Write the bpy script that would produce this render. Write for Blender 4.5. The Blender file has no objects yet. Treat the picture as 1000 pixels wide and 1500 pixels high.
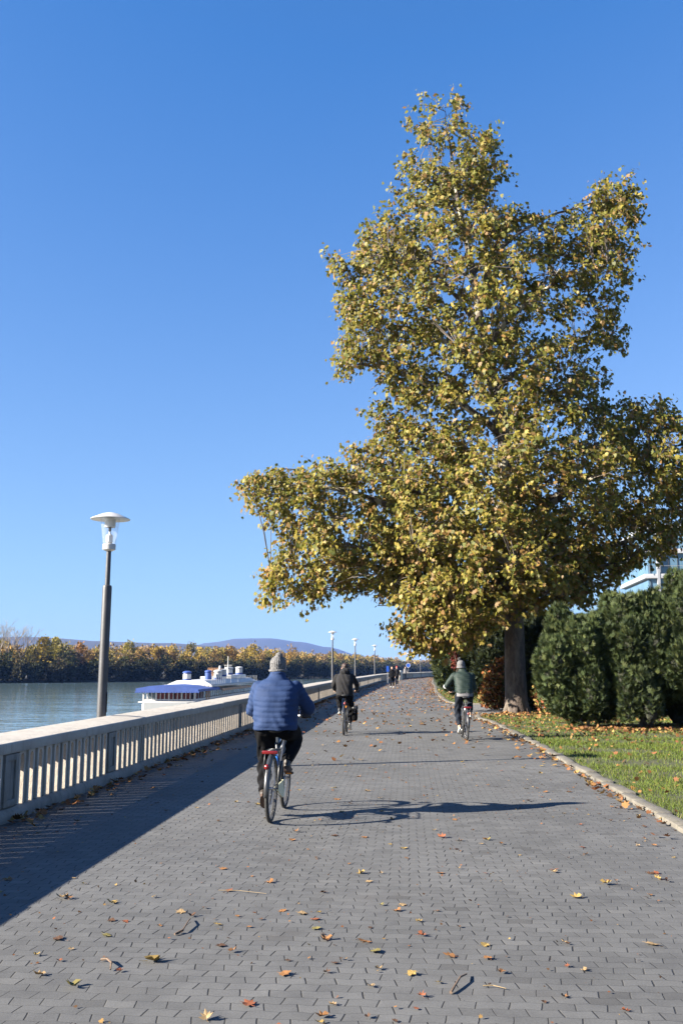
import bpy, bmesh, math, random
import numpy as np
from mathutils import Vector, Matrix

random.seed(11)
R = math.radians
S = bpy.context.scene
COL = S.collection

# ------------------------------------------------------------------ helpers
def tag(o, label=None, cat=None, group=None, kind=None):
    if label: o['label'] = label
    if cat: o['category'] = cat
    if group: o['group'] = group
    if kind: o['kind'] = kind
    return o

def empty(name, loc=(0, 0, 0), rz=0.0):
    o = bpy.data.objects.new(name, None); COL.objects.link(o)
    o.location = loc; o.rotation_euler = (0, 0, rz); o.empty_display_size = 0.2
    return o

def link(name, me, mats, parent=None):
    o = bpy.data.objects.new(name, me); COL.objects.link(o)
    if mats is not None and len(me.materials) == 0:
        for m in (mats if isinstance(mats, (list, tuple)) else [mats]): me.materials.append(m)
    if parent is not None: o.parent = parent
    return o

def copy_tree(o, parent=None):
    c = o.copy(); COL.objects.link(c); c.parent = parent
    for ch in list(o.children): copy_tree(ch, c)
    return c

def frame_of(d):
    d = Vector(d).normalized()
    a = Vector((0, 0, 1)) if abs(d.z) < 0.9 else Vector((1, 0, 0))
    x = d.cross(a).normalized(); y = d.cross(x).normalized()
    return x, y, d

class MB:
    """collects shapes into one mesh"""
    def __init__(s): s.v = []; s.f = []; s.m = []
    def add(s, vs, fs, mi=0):
        n = len(s.v); s.v += [tuple(p) for p in vs]
        s.f += [tuple(i + n for i in f) for f in fs]; s.m += [mi] * len(fs)
    def box(s, c, size, rz=0.0, bev=0.0, mi=0, M=None):
        hx, hy, hz = size[0] / 2, size[1] / 2, size[2] / 2
        if bev <= 0:
            vs = [(x, y, z) for z in (-hz, hz) for x, y in ((-hx, -hy), (hx, -hy), (hx, hy), (-hx, hy))]
            fs = [(3, 2, 1, 0), (4, 5, 6, 7), (0, 1, 5, 4), (1, 2, 6, 5), (2, 3, 7, 6), (3, 0, 4, 7)]
        else:
            b = min(bev, hx * .9, hy * .9, hz * .9)
            bm = bmesh.new(); bmesh.ops.create_cube(bm, size=1)
            bmesh.ops.scale(bm, vec=(2 * hx, 2 * hy, 2 * hz), verts=bm.verts)
            bmesh.ops.bevel(bm, geom=list(bm.edges), offset=b, segments=2, affect='EDGES', profile=.5)
            bm.verts.index_update()
            vs = [v.co.copy() for v in bm.verts]; fs = [tuple(v.index for v in f.verts) for f in bm.faces]; bm.free()
        T = Matrix.Translation(c) @ (M if M is not None else Matrix.Rotation(rz, 4, 'Z'))
        s.add([T @ Vector(v) for v in vs], fs, mi)
    def tube(s, pts, r, seg=8, closed=False, cap=True, mi=0):
        pts = [Vector(p) for p in pts]; n = len(pts)
        rs = r if isinstance(r, (list, tuple)) else [r] * n
        vs = []; prev = None
        for i, p in enumerate(pts):
            if closed: d = pts[(i + 1) % n] - pts[i - 1]
            else: d = pts[min(i + 1, n - 1)] - pts[max(i - 1, 0)]
            if d.length < 1e-9: d = Vector((0, 0, 1))
            d.normalize()
            if prev is None: x, y, _ = frame_of(d)
            else:
                x = (prev - d * prev.dot(d))
                if x.length < 1e-6: x = frame_of(d)[0]
                x.normalize(); y = d.cross(x)
            prev = x
            for k in range(seg):
                a = 2 * math.pi * k / seg
                vs.append(p + (x * math.cos(a) + y * math.sin(a)) * rs[i])
        fs = []
        for i in range(n if closed else n - 1):
            j = (i + 1) % n
            for k in range(seg):
                l = (k + 1) % seg
                fs.append((i * seg + k, i * seg + l, j * seg + l, j * seg + k))
        if cap and not closed:
            fs.append(tuple(range(seg - 1, -1, -1))); fs.append(tuple((n - 1) * seg + k for k in range(seg)))
        s.add(vs, fs, mi)
    def lathe(s, prof, c=(0, 0, 0), seg=20, M=None, mi=0, sy=1.0, caps=True):
        vs = []; T = Matrix.Translation(c) @ (M if M is not None else Matrix.Identity(4))
        for r, z in prof:
            for k in range(seg):
                a = 2 * math.pi * k / seg
                vs.append(T @ Vector((r * math.cos(a), r * math.sin(a) * sy, z)))
        fs = []
        for i in range(len(prof) - 1):
            for k in range(seg):
                l = (k + 1) % seg
                fs.append((i * seg + k, i * seg + l, (i + 1) * seg + l, (i + 1) * seg + k))
        if caps and prof[0][0] > 1e-5: fs.append(tuple(range(seg - 1, -1, -1)))
        if caps and prof[-1][0] > 1e-5: fs.append(tuple((len(prof) - 1) * seg + k for k in range(seg)))
        s.add(vs, fs, mi)
    def prism(s, poly, z0, z1, M=None, mi=0):
        """poly is (x, y) counter-clockwise, extruded z0..z1"""
        n = len(poly); T = M if M is not None else Matrix.Identity(4)
        vs = [T @ Vector((x, y, z0)) for x, y in poly] + [T @ Vector((x, y, z1)) for x, y in poly]
        fs = [tuple(range(n - 1, -1, -1)), tuple(range(n, 2 * n))]
        fs += [(i, (i + 1) % n, n + (i + 1) % n, n + i) for i in range(n)]
        s.add(vs, fs, mi)
    def build(s, name, mats, parent=None, smooth=False, auto=None):
        me = bpy.data.meshes.new(name); me.from_pydata(s.v, [], s.f); me.update()
        o = link(name, me, mats, parent)
        if any(s.m): me.polygons.foreach_set('material_index', s.m)
        if smooth or auto is not None:
            me.polygons.foreach_set('use_smooth', [True] * len(me.polygons))
            if auto is not None:
                me.set_sharp_from_angle(angle=R(auto))
        return o

def np_mesh(name, V, F, mats, parent=None, col=None, smooth=False, matidx=None):
    """V (N,3), F (M,k) all the same k; col (N,3) per vertex colour"""
    V = np.asarray(V, np.float32); F = np.asarray(F, np.int32)
    me = bpy.data.meshes.new(name); M, k = F.shape
    me.vertices.add(len(V)); me.vertices.foreach_set('co', V.ravel())
    me.loops.add(M * k); me.loops.foreach_set('vertex_index', F.ravel())
    me.polygons.add(M); me.polygons.foreach_set('loop_start', np.arange(0, M * k, k, dtype=np.int32))
    me.update(calc_edges=True); me.validate()
    if col is not None:
        a = me.attributes.new('tint', 'FLOAT_COLOR', 'POINT')
        c = np.ones((len(V), 4), np.float32); c[:, :3] = col
        a.data.foreach_set('color', c.ravel())
    o = link(name, me, mats, parent)
    if matidx is not None: me.polygons.foreach_set('material_index', np.asarray(matidx, np.int32))
    if smooth: me.polygons.foreach_set('use_smooth', np.ones(M, bool))
    return o

def unit(a): return a / np.maximum(np.linalg.norm(a, axis=-1, keepdims=True), 1e-9)

def cards(P, U, W, shape, sx, sy, fold=0.0, N=None, bend=0.0):
    """place flat outline SHAPE (k,2) at points P, y axis along U, x along W"""
    n = len(P); k = len(shape); sh = np.asarray(shape, np.float32)
    X = sh[None, :, 0, None] * W[:, None, :] * np.reshape(sx, (-1, 1, 1))
    Y = sh[None, :, 1, None] * U[:, None, :] * np.reshape(sy, (-1, 1, 1))
    V = P[:, None, :] + X + Y
    if fold or bend:
        Nn = np.cross(W, U)
        V = V + Nn[:, None, :] * (np.abs(sh[None, :, 0, None]) * fold + (sh[None, :, 1, None] ** 2) * bend) * np.reshape(sx, (-1, 1, 1))
    F = np.arange(n * k).reshape(n, k)
    return V.reshape(-1, 3), F

def rand_frames(rng, n, up_bias=None, spread=1.0):
    U = unit(rng.normal(size=(n, 3)) * spread + (0 if up_bias is None else up_bias))
    T = unit(rng.normal(size=(n, 3)))
    W = unit(np.cross(U, T))
    return U, W

# ------------------------------------------------------------------ materials
def nt(mat):
    mat.use_nodes = True
    return mat.node_tree

class E_:
    """small expression builder over Math nodes"""
    def __init__(s, t, sock): s.t = t; s.k = sock
    def _op(s, op, o=None, o2=None):
        n = s.t.nodes.new('ShaderNodeMath'); n.operation = op
        s.t.links.new(s.k, n.inputs[0])
        for i, q in ((1, o), (2, o2)):
            if q is None: continue
            if isinstance(q, E_): s.t.links.new(q.k, n.inputs[i])
            else: n.inputs[i].default_value = q
        return E_(s.t, n.outputs[0])
    def __add__(s, o): return s._op('ADD', o)
    def __sub__(s, o): return s._op('SUBTRACT', o)
    def __mul__(s, o): return s._op('MULTIPLY', o)
    def __truediv__(s, o): return s._op('DIVIDE', o)
    def floor(s): return s._op('FLOOR')
    def fract(s): return s._op('FRACT')
    def absv(s): return s._op('ABSOLUTE')
    def mod(s, o): return s._op('FLOORED_MODULO', o)
    def lt(s, o): return s._op('LESS_THAN', o)
    def mx(s, o): return s._op('MAXIMUM', o)
    def mn(s, o): return s._op('MINIMUM', o)
    def step(s, a, b):
        n = s.t.nodes.new('ShaderNodeMapRange'); n.interpolation_type = 'SMOOTHSTEP'
        s.t.links.new(s.k, n.inputs[0]); n.inputs[1].default_value = a; n.inputs[2].default_value = b
        return E_(s.t, n.outputs[0])

def noise(t, vec, scale, detail=4, rough=.55, out=0):
    n = t.nodes.new('ShaderNodeTexNoise'); n.inputs['Scale'].default_value = scale
    n.inputs['Detail'].default_value = detail; n.inputs['Roughness'].default_value = rough
    if vec is not None: t.links.new(vec, n.inputs['Vector'])
    return n.outputs[out]

def ramp(t, fac, stops):
    n = t.nodes.new('ShaderNodeValToRGB'); t.links.new(fac, n.inputs[0])
    el = n.color_ramp.elements
    while len(el) < len(stops): el.new(0.5)
    for e, (p, c) in zip(el, stops):
        e.position = p; e.color = (*c, 1) if len(c) == 3 else c
    return n.outputs[0]

def mix(t, fac, a, b, mode='MIX'):
    n = t.nodes.new('ShaderNodeMix'); n.data_type = 'RGBA'; n.blend_type = mode
    for sock, q in ((n.inputs[0], fac), (n.inputs[6], a), (n.inputs[7], b)):
        if isinstance(q, E_): q = q.k
        if hasattr(q, 'is_linked'): t.links.new(q, sock)
        elif isinstance(q, (int, float)): sock.default_value = q
        else: sock.default_value = (*q, 1) if len(q) == 3 else q
    return n.outputs[2]

def bump(t, h, strength, dist=.01):
    n = t.nodes.new('ShaderNodeBump'); n.inputs['Strength'].default_value = strength
    n.inputs['Distance'].default_value = dist
    t.links.new(h.k if isinstance(h, E_) else h, n.inputs['Height'])
    return n.outputs[0]

def pm(name, c, rough=.6, metal=0, var=.18, scale=6.0, bmp=0.0, bscale=60, spec=.5, coord='Object', dirt=None, coat=0, bdist=.01):
    m = bpy.data.materials.new(name); t = nt(m); b = t.nodes['Principled BSDF']
    tc = t.nodes.new('ShaderNodeTexCoord').outputs[coord]
    n1 = noise(t, tc, scale, 5); c = tuple(x * .80 for x in c)
    lo = tuple(max(0, x * (1 - var)) for x in c); hi = tuple(min(1, x * (1 + var)) for x in c)
    colr = ramp(t, n1, [(.3, lo), (.7, hi)])
    if dirt:
        n2 = noise(t, tc, dirt[1], 6, .65)
        f = E_(t, n2).step(dirt[2], dirt[3])
        colr = mix(t, f, colr, dirt[0])
    t.links.new(colr, b.inputs['Base Color'])
    b.inputs['Roughness'].default_value = rough; b.inputs['Metallic'].default_value = metal
    b.inputs['Specular IOR Level'].default_value = spec
    b.inputs['Coat Weight'].default_value = coat
    if bmp:
        t.links.new(bump(t, noise(t, tc, bscale, 4), bmp, bdist), b.inputs['Normal'])
    return m

def leaf_mat(name, trans=.35, rough=.55, spec=.3, k=.80):
    m = bpy.data.materials.new(name); t = nt(m); b = t.nodes['Principled BSDF']
    a = t.nodes.new('ShaderNodeAttribute'); a.attribute_name = 'tint'
    g = t.nodes.new('ShaderNodeTexCoord').outputs['Object']
    n = noise(t, g, 9, 3)
    f = ramp(t, n, [(.3, (.8 * k,) * 3), (.7, (1.2 * k,) * 3)])
    c = mix(t, 1.0, a.outputs['Color'], f, 'MULTIPLY')
    t.links.new(c, b.inputs['Base Color']); b.inputs['Roughness'].default_value = rough
    b.inputs['Specular IOR Level'].default_value = spec
    if trans > 0:
        tr = t.nodes.new('ShaderNodeBsdfTranslucent'); t.links.new(c, tr.inputs['Color'])
        ms = t.nodes.new('ShaderNodeMixShader'); ms.inputs[0].default_value = trans
        t.links.new(b.outputs[0], ms.inputs[1]); t.links.new(tr.outputs[0], ms.inputs[2])
        t.links.new(ms.outputs[0], t.nodes['Material Output'].inputs['Surface'])
    return m

M_ = {}
# paving: running bond of small grey concrete blocks, courses across the promenade
def make_paving():
    m = bpy.data.materials.new('grey_block_paving'); t = nt(m); b = t.nodes['Principled BSDF']
    pos = t.nodes.new('ShaderNodeNewGeometry').outputs['Position']
    sp = t.nodes.new('ShaderNodeSeparateXYZ'); t.links.new(pos, sp.inputs[0])
    wob = E_(t, noise(t, pos, .8, 2)) - .5
    x = E_(t, sp.outputs[0]); y = E_(t, sp.outputs[1])
    ca, sa = math.cos(.068), math.sin(.068)
    u = x * ca - y * sa + wob * .03; v = x * sa + y * ca + wob * .05
    Lb, Wb = .155, .098
    v = v + ((u / Lb).fract() - .5).absv() * .026
    vr = v / Wb; row = vr.floor(); fv = vr.fract()
    par = row.mod(2.0)
    ju = E_(t, noise(t, pos, 4.0, 1)) - .5
    uu = u / Lb + par * .5 + (fv - .5) * (par - .5) * .20 + ju * .16
    cu = uu.floor(); fu = uu.fract()
    comb = t.nodes.new('ShaderNodeCombineXYZ'); t.links.new(cu.k, comb.inputs[0]); t.links.new(row.k, comb.inputs[1])
    wn = t.nodes.new('ShaderNodeTexWhiteNoise'); wn.noise_dimensions = '2D'; t.links.new(comb.outputs[0], wn.inputs['Vector'])
    rnd = E_(t, wn.outputs['Value'])
    du = fu.mn(fu * -1 + 1.0) * Lb; dv = fv.mn(fv * -1 + 1.0) * Wb
    # joint dirt, painted darker along the path for groove shade, faint in the sunlit courses; filling differs from place to place
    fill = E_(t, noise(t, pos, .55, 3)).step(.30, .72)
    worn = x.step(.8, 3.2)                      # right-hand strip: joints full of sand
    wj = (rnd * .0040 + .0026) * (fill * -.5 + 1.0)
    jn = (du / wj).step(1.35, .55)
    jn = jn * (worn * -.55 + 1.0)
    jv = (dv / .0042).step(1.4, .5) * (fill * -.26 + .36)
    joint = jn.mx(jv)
    big = noise(t, pos, .35, 5, .6); mid = noise(t, pos, 3.5, 5, .65); fine = noise(t, pos, 90, 3, .7)
    base = ramp(t, big, [(.3, (.071, .0710, .0702)), (.7, (.1055, .1050, .1036))])
    base = mix(t, 1.0, base, ramp(t, wn.outputs['Value'], [(0, (.74, .73, .72)), (.025, (.90, .90, .90)), (.5, (1, 1, 1)), (.975, (1.08, 1.08, 1.08)), (1, (1.22, 1.21, 1.19))]), 'MULTIPLY')
    base = mix(t, 1.0, base, ramp(t, mid, [(.30, (.78, .78, .79)), (.55, (1, 1, 1)), (.8, (1.10, 1.09, 1.08))]), 'MULTIPLY')
    base = mix(t, 1.0, base, ramp(t, fine, [(.28, (.72, .72, .73)), (.5, (1, 1, 1)), (.75, (1.15, 1.15, 1.15))]), 'MULTIPLY')
    dirty = E_(t, noise(t, pos, 1.1, 6, .68)).step(.56, .74)
    base = mix(t, dirty * .5, base, (.066, .060, .055))
    spots = E_(t, noise(t, pos, 17, 3, .6)).step(.70, .78)
    base = mix(t, spots * .55, base, (.10, .085, .072))
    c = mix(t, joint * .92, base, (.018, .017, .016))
    t.links.new(c, b.inputs['Base Color'])
    b.inputs['Roughness'].default_value = .78; b.inputs['Specular IOR Level'].default_value = .35
    hgt = joint * -1.0 + E_(t, fine) * .12 + rnd * .25
    t.links.new(bump(t, hgt, .75, .008), b.inputs['Normal'])
    return m
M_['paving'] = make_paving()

def make_ground(name, c1, c2, c3, sc=1.0, rough=.95):
    m = bpy.data.materials.new(name); t = nt(m); b = t.nodes['Principled BSDF']
    pos = t.nodes.new('ShaderNodeNewGeometry').outputs['Position']
    a = ramp(t, noise(t, pos, 1.2 * sc, 6, .7), [(.3, c1), (.7, c2)])
    f = E_(t, noise(t, pos, 14 * sc, 5, .7)).step(.55, .68)
    t.links.new(mix(t, f, a, c3), b.inputs['Base Color']); b.inputs['Roughness'].default_value = rough
    t.links.new(bump(t, noise(t, pos, 30 * sc, 5, .7), .8, .03), b.inputs['Normal'])
    return m
M_['soil'] = make_ground('lawn_soil', (.036, .042, .014), (.055, .058, .02), (.07, .048, .026))
M_['asphalt'] = make_ground('side_path_asphalt', (.10, .098, .096), (.125, .122, .12), (.07, .07, .068), 3)
M_['earth'] = make_ground('earth', (.07, .065, .035), (.10, .085, .045), (.06, .06, .03), .05)
M_['bank'] = make_ground('stone_embankment', (.20, .19, .17), (.27, .25, .22), (.12, .12, .09), 1)
M_['forest_hill'] = make_ground('forested_hill', (.016, .018, .012), (.030, .024, .014), (.012, .014, .009), .012)

def make_concrete(name='weathered_concrete', lo=(.13, .116, .10), mid=(.21, .19, .167), hi=(.27, .245, .215), streak=.6, dirtc=(.085, .074, .062)):
    m = bpy.data.materials.new(name); t = nt(m); b = t.nodes['Principled BSDF']
    pos = t.nodes.new('ShaderNodeNewGeometry').outputs['Position']
    a = ramp(t, noise(t, pos, 1.6, 6, .7), [(.28, lo), (.5, mid), (.75, hi)])
    f = E_(t, noise(t, pos, 7, 6, .75)).step(.56, .74)
    a = mix(t, f * .6, a, dirtc)
    mp = t.nodes.new('ShaderNodeMapping'); t.links.new(pos, mp.inputs[0]); mp.inputs['Scale'].default_value = (9, 9, .7)
    g = E_(t, noise(t, mp.outputs[0], 1.0, 5, .7)).step(.50, .72)          # rain streaks
    a = mix(t, g * streak, a, dirtc)
    f2 = E_(t, noise(t, pos, 45, 3, .7)).step(.62, .72)
    a = mix(t, f2 * .5, a, tuple(x * .8 for x in mid))
    t.links.new(a, b.inputs['Base Color']); b.inputs['Roughness'].default_value = .88
    h = E_(t, noise(t, pos, 40, 5, .7)) + E_(t, noise(t, pos, 7, 4)) * 1.4
    t.links.new(bump(t, h, .5, .012), b.inputs['Normal'])
    return m
M_['concrete'] = make_concrete()
M_['cast'] = make_concrete('cast_concrete', (.31, .275, .23), (.42, .37, .31), (.48, .43, .37), .45, (.15, .125, .10))
M_['cap'] = make_concrete('coping_concrete', (.27, .245, .21), (.345, .315, .275), (.40, .37, .325), .4, (.17, .145, .115))
M_['kerb'] = pm('kerb_stone', (.135, .122, .10), .9, var=.35, scale=3.0, bmp=.8, bscale=22, dirt=((.075, .07, .045), 6, .52, .7))

def make_water():
    m = bpy.data.materials.new('river_water'); t = nt(m); b = t.nodes['Principled BSDF']
    pos = t.nodes.new('ShaderNodeNewGeometry').outputs['Position']
    mp = t.nodes.new('ShaderNodeMapping'); t.links.new(pos, mp.inputs[0]); mp.inputs['Rotation'].default_value = (0, 0, .5)
    mp.inputs['Scale'].default_value = (.5, 1.0, 1)
    b.inputs['Base Color'].default_value = (.10, .15, .165, 1)
    b.inputs['Roughness'].default_value = .06; b.inputs['IOR'].default_value = 1.33
    h = E_(t, noise(t, mp.outputs[0], .55, 3, .6)) + E_(t, noise(t, mp.outputs[0], .05, 2)) * 2.5
    t.links.new(bump(t, h, .22, .35), b.inputs['Normal'])
    return m
M_['water'] = make_water()

M_['post'] = pm('grey_painted_steel', (.042, .042, .047), .5, var=.25, scale=5, bmp=.15, bscale=30, dirt=((.075, .07, .065), 12, .62, .78))
M_['lampwhite'] = pm('white_enamel', (.50, .49, .47), .4, var=.08, scale=10, dirt=((.38, .35, .30), 9, .58, .75))
M_['fitting'] = pm('lamp_fitting', (.70, .69, .67), .5, var=.12)
M_['black'] = pm('black_plastic', (.018, .018, .019), .45, var=.3, scale=20)
M_['rubber'] = pm('tyre_rubber', (.020, .020, .020), .75, var=.3, scale=30, bmp=.5, bscale=120)
M_['chrome'] = pm('bare_alloy', (.34, .34, .35), .32, 1, var=.1)
M_['red_lens'] = pm('red_reflector', (.17, .008, .008), .3, var=.15, coat=.3)
M_['amber'] = pm('amber_reflector', (.75, .25, .03), .25, var=.1)
M_['blue_paint'] = pm('blue_frame_paint', (.03, .18, .62), .25, var=.1, coat=.8)
M_['white_paint'] = pm('white_frame_paint', (.72, .72, .70), .3, var=.05, coat=.6)
M_['grey_paint'] = pm('dark_grey_frame_paint', (.030, .031, .034), .35, var=.15, coat=.4)
M_['guard'] = pm('pale_chain_guard', (.62, .62, .42), .4, var=.05)
M_['teal'] = pm('turquoise_bell', (.02, .42, .55), .3, var=.05)
M_['skin'] = pm('skin', (.50, .30, .215), .5, var=.10, scale=25, bmp=.08, bscale=200)
M_['blue_jacket'] = pm('blue_quilted_nylon', (.021, .041, .106), .75, var=.16, scale=5, bmp=.5, bscale=26, spec=.15, bdist=.008)
M_['green_jacket'] = pm('green_quilted_nylon', (.0145, .0265, .0215), .65, var=.12, scale=5, bmp=.35, bscale=30, spec=.25)
M_['plum_jacket'] = pm('charcoal_softshell', (.0065, .0058, .0068), .95, var=.2, scale=6, bmp=.35, bscale=24, bdist=.012)
M_['black_cloth'] = pm('black_trousers', (.006, .006, .007), .95, var=.3, spec=.1, scale=8, bmp=.4, bscale=30, bdist=.012)
M_['navy_cloth'] = pm('navy_jeans', (.010, .0135, .021), .9, var=.25, spec=.15, scale=8, bmp=.4, bscale=30, bdist=.012)
M_['grey_cloth'] = pm('grey_sweater', (.15, .145, .15), .9, var=.15, scale=20, bmp=.4, bscale=60)
M_['wool'] = pm('grey_wool', (.135, .132, .134), .95, var=.6, scale=60, bmp=1.0, bscale=90, bdist=.012)
M_['dark_wool'] = pm('black_band', (.02, .02, .022), .9, var=.2, bmp=.5, bscale=90)
M_['hair'] = pm('dark_brown_hair', (.045, .022, .014), .6, var=.5, scale=50, bmp=.8, bscale=120)
M_['shoe_dark'] = pm('dark_brown_leather', (.035, .026, .02), .55, var=.3, scale=12)
M_['shoe_tan'] = pm('tan_suede', (.42, .26, .16), .8, var=.15)
M_['sole'] = pm('orange_brown_sole', (.06, .025, .012), .7, var=.2)
M_['sole_white'] = pm('white_sole', (.72, .70, .62), .6, var=.08)
M_['red_cloth'] = pm('red_knit', (.45, .05, .035), .8, var=.15)
M_['bark'] = None
def make_bark():
    m = bpy.data.materials.new('plane_bark'); t = nt(m); b = t.nodes['Principled BSDF']
    tc = t.nodes.new('ShaderNodeNewGeometry').outputs['Position']
    mp = t.nodes.new('ShaderNodeMapping'); t.links.new(tc, mp.inputs[0]); mp.inputs['Scale'].default_value = (1, 1, .45)
    sp = t.nodes.new('ShaderNodeSeparateXYZ'); t.links.new(tc, sp.inputs[0])
    a = ramp(t, noise(t, mp.outputs[0], 9, 6, .7), [(.3, (.040, .030, .024)), (.6, (.088, .066, .053)), (.8, (.13, .10, .082))])
    up = E_(t, sp.outputs[2]).step(2.5, 9.0)
    f = E_(t, noise(t, mp.outputs[0], 3.2, 4, .6)).step(.50, .56)
    a = mix(t, f * (up * .75 + .12), a, (.34, .31, .23))
    t.links.new(a, b.inputs['Base Color']); b.inputs['Roughness'].default_value = .9
    t.links.new(bump(t, noise(t, mp.outputs[0], 16, 6, .7), .9, .05), b.inputs['Normal'])
    return m
M_['bark'] = make_bark()
M_['twig'] = pm('grey_brown_twigs', (.13, .105, .085), .9, var=.3)
M_['bare'] = pm('pale_bare_branches', (.30, .25, .20), .9, var=.25)
M_['inner'] = pm('shaded_twigs', (.024, .026, .014), .95, var=.4, scale=8, bmp=1, bscale=14, bdist=.05)  # solid dark core; shade deep inside the shrubs is put into its colour
M_['leaf'] = leaf_mat('plane_leaf', .46, k=.77)
M_['needle'] = leaf_mat('evergreen_spray', .10, .65, .2, k=.54)
M_['grass'] = leaf_mat('grass_blade', .3, .6, .2, k=.80)
M_['litter'] = leaf_mat('dry_leaf', .12, .75, .15, k=.92)
M_['farleaf'] = leaf_mat('far_foliage', .2, .8, .1)

def make_glass(name, tint=(1, 1, 1), rough=.02, alpha_mix=.25):
    m = bpy.data.materials.new(name); t = nt(m); b = t.nodes['Principled BSDF']
    t.nodes.remove(b)
    tr = t.nodes.new('ShaderNodeBsdfTransparent'); tr.inputs[0].default_value = (*tint, 1)
    gl = t.nodes.new('ShaderNodeBsdfGlossy'); gl.inputs['Roughness'].default_value = rough
    fw = t.nodes.new('ShaderNodeLayerWeight'); fw.inputs[0].default_value = .5
    fq = E_(t, fw.outputs['Facing'])._op('POWER', 3.0) * .45 + .03
    dif = t.nodes.new('ShaderNodeBsdfDiffuse'); dif.inputs[0].default_value = (.8, .8, .8, 1)
    m1 = t.nodes.new('ShaderNodeMixShader'); m1.inputs[0].default_value = alpha_mix * .4
    t.links.new(tr.outputs[0], m1.inputs[1]); t.links.new(dif.outputs[0], m1.inputs[2])
    m2 = t.nodes.new('ShaderNodeMixShader'); t.links.new(fq.k, m2.inputs[0])
    t.links.new(m1.outputs[0], m2.inputs[1]); t.links.new(gl.outputs[0], m2.inputs[2])
    t.links.new(m2.outputs[0], t.nodes['Material Output'].inputs['Surface'])
    return m
M_['lamp_glass'] = make_glass('clear_lamp_glass', (.97, .98, 1.0))
M_['window'] = pm('blue_window_glass', (.10, .18, .26), .08, var=.25, scale=.3, spec=.8)
M_['boat_glass'] = pm('boat_window_glass', (.10, .12, .13), .12, var=.4, scale=.4, spec=.8)
M_['boat_white'] = pm('white_boat_paint', (.50, .49, .475), .5, var=.07, scale=.6, dirt=((.42, .39, .34), 2.0, .6, .78))
M_['boat_blue'] = pm('blue_awning_cloth', (.028, .07, .27), .7, var=.2, scale=.6, bmp=.2, bscale=3, bdist=.1)
M_['boat_wood'] = pm('orange_brown_wood', (.38, .20, .09), .6, var=.25, scale=2)
M_['boat_red'] = pm('dark_red_curtain', (.17, .035, .03), .8, var=.35, scale=2)
M_['facade'] = pm('white_cladding', (.29, .30, .33), .5, var=.05, scale=.3)
M_['bin'] = pm('pale_bin_shell', (.60, .56, .47), .7, var=.12, scale=4)
M_['sign_blue'] = pm('blue_sign_face', (.02, .09, .45), .4, var=.05)
M_['sign_white'] = pm('white_sign_paint', (.8, .8, .8), .4, var=.03)
M_['steel'] = pm('galvanised_steel', (.35, .35, .36), .45, .6, var=.1)

def clean(m): return m

# ------------------------------------------------------------------ camera, light, sky
AZ, EL = R(16.5), R(25.0)
SUN = Vector((-math.cos(AZ) * math.cos(EL), -math.sin(AZ) * math.cos(EL), math.sin(EL)))
cam = bpy.data.cameras.new('camera'); co = bpy.data.objects.new('camera', cam); COL.objects.link(co)
cam.sensor_fit = 'VERTICAL'; cam.sensor_height = 36; cam.lens = 33.6
cam.clip_start = .1; cam.clip_end = 30000
co.location = (0, 0, 1.6); co.rotation_euler = (R(90) + math.atan(228 / 1400), 0, 0)
S.camera = co

w = bpy.data.worlds.new('World'); S.world = w; w.use_nodes = True
wt = w.node_tree; bg = wt.nodes['Background']
sky = wt.nodes.new('ShaderNodeTexSky'); sky.sky_type = 'NISHITA'; sky.sun_disc = False
sky.sun_elevation = EL; sky.sun_rotation = math.atan2(SUN.x, SUN.y)
sky.altitude = 100; sky.air_density = 1.0; sky.dust_density = 0; sky.ozone_density = 10
bw = wt.nodes.new('ShaderNodeRGBToBW'); wt.links.new(sky.outputs[0], bw.inputs[0])
fac = E_(wt, bw.outputs[0])._op('DIVIDE', .88).mx(1.0)._op('POWER', -.37)     # softer horizon, as the camera's tone curve gives it
hs = wt.nodes.new('ShaderNodeHueSaturation'); wt.links.new((fac * .62 + .40).k, hs.inputs['Saturation'])
wt.links.new(mix(wt, 1.0, mix(wt, 1.0, sky.outputs[0], (.93, 1.035, 1.01), 'MULTIPLY'), fac, 'MULTIPLY'), hs.inputs['Color']); wt.links.new(hs.outputs[0], bg.inputs[0]); bg.inputs[1].default_value = .056

sl = bpy.data.lights.new('sun', 'SUN'); sl.energy = 5.0; sl.angle = R(.53); sl.color = (1, .92, .79)
so = bpy.data.objects.new('sun', sl); COL.objects.link(so)
so.rotation_euler = (-SUN).to_track_quat('-Z', 'Y').to_euler(); so.location = (-60, -20, 50)
S.view_settings.view_transform = 'Standard'; S.view_settings.look = 'None'
S.view_settings.exposure = 2.27; S.view_settings.gamma = 1.0
S.cycles.use_denoising = True
S.cycles.max_bounces = 6; S.cycles.diffuse_bounces = 3; S.cycles.glossy_bounces = 3
S.cycles.transparent_max_bounces = 12; S.cycles.transmission_bounces = 4; S.cycles.volume_bounces = 0

# ------------------------------------------------------------------ lines of the place
def smooth_line(pts, step=1.0):
    P = [Vector((x, y, 0)) for x, y in pts]; out = []
    for i in range(len(P) - 1):
        p0 = P[max(i - 1, 0)]; p1 = P[i]; p2 = P[i + 1]; p3 = P[min(i + 2, len(P) - 1)]
        n = max(2, int((p2 - p1).length / step))
        for k in range(n):
            t = k / n
            t1 = (p2 - p0) * .5 if i > 0 else (p2 - p1); t2 = (p3 - p1) * .5 if i + 2 < len(P) else (p2 - p1)
            L1 = (p2 - p1).length; t1 = t1.normalized() * L1; t2 = t2.normalized() * L1
            h = (2*t**3 - 3*t**2 + 1) * p1 + (t**3 - 2*t**2 + t) * t1 + (-2*t**3 + 3*t**2) * p2 + (t**3 - t**2) * t2
            out.append(h)
    out.append(P[-1]); return out

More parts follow.
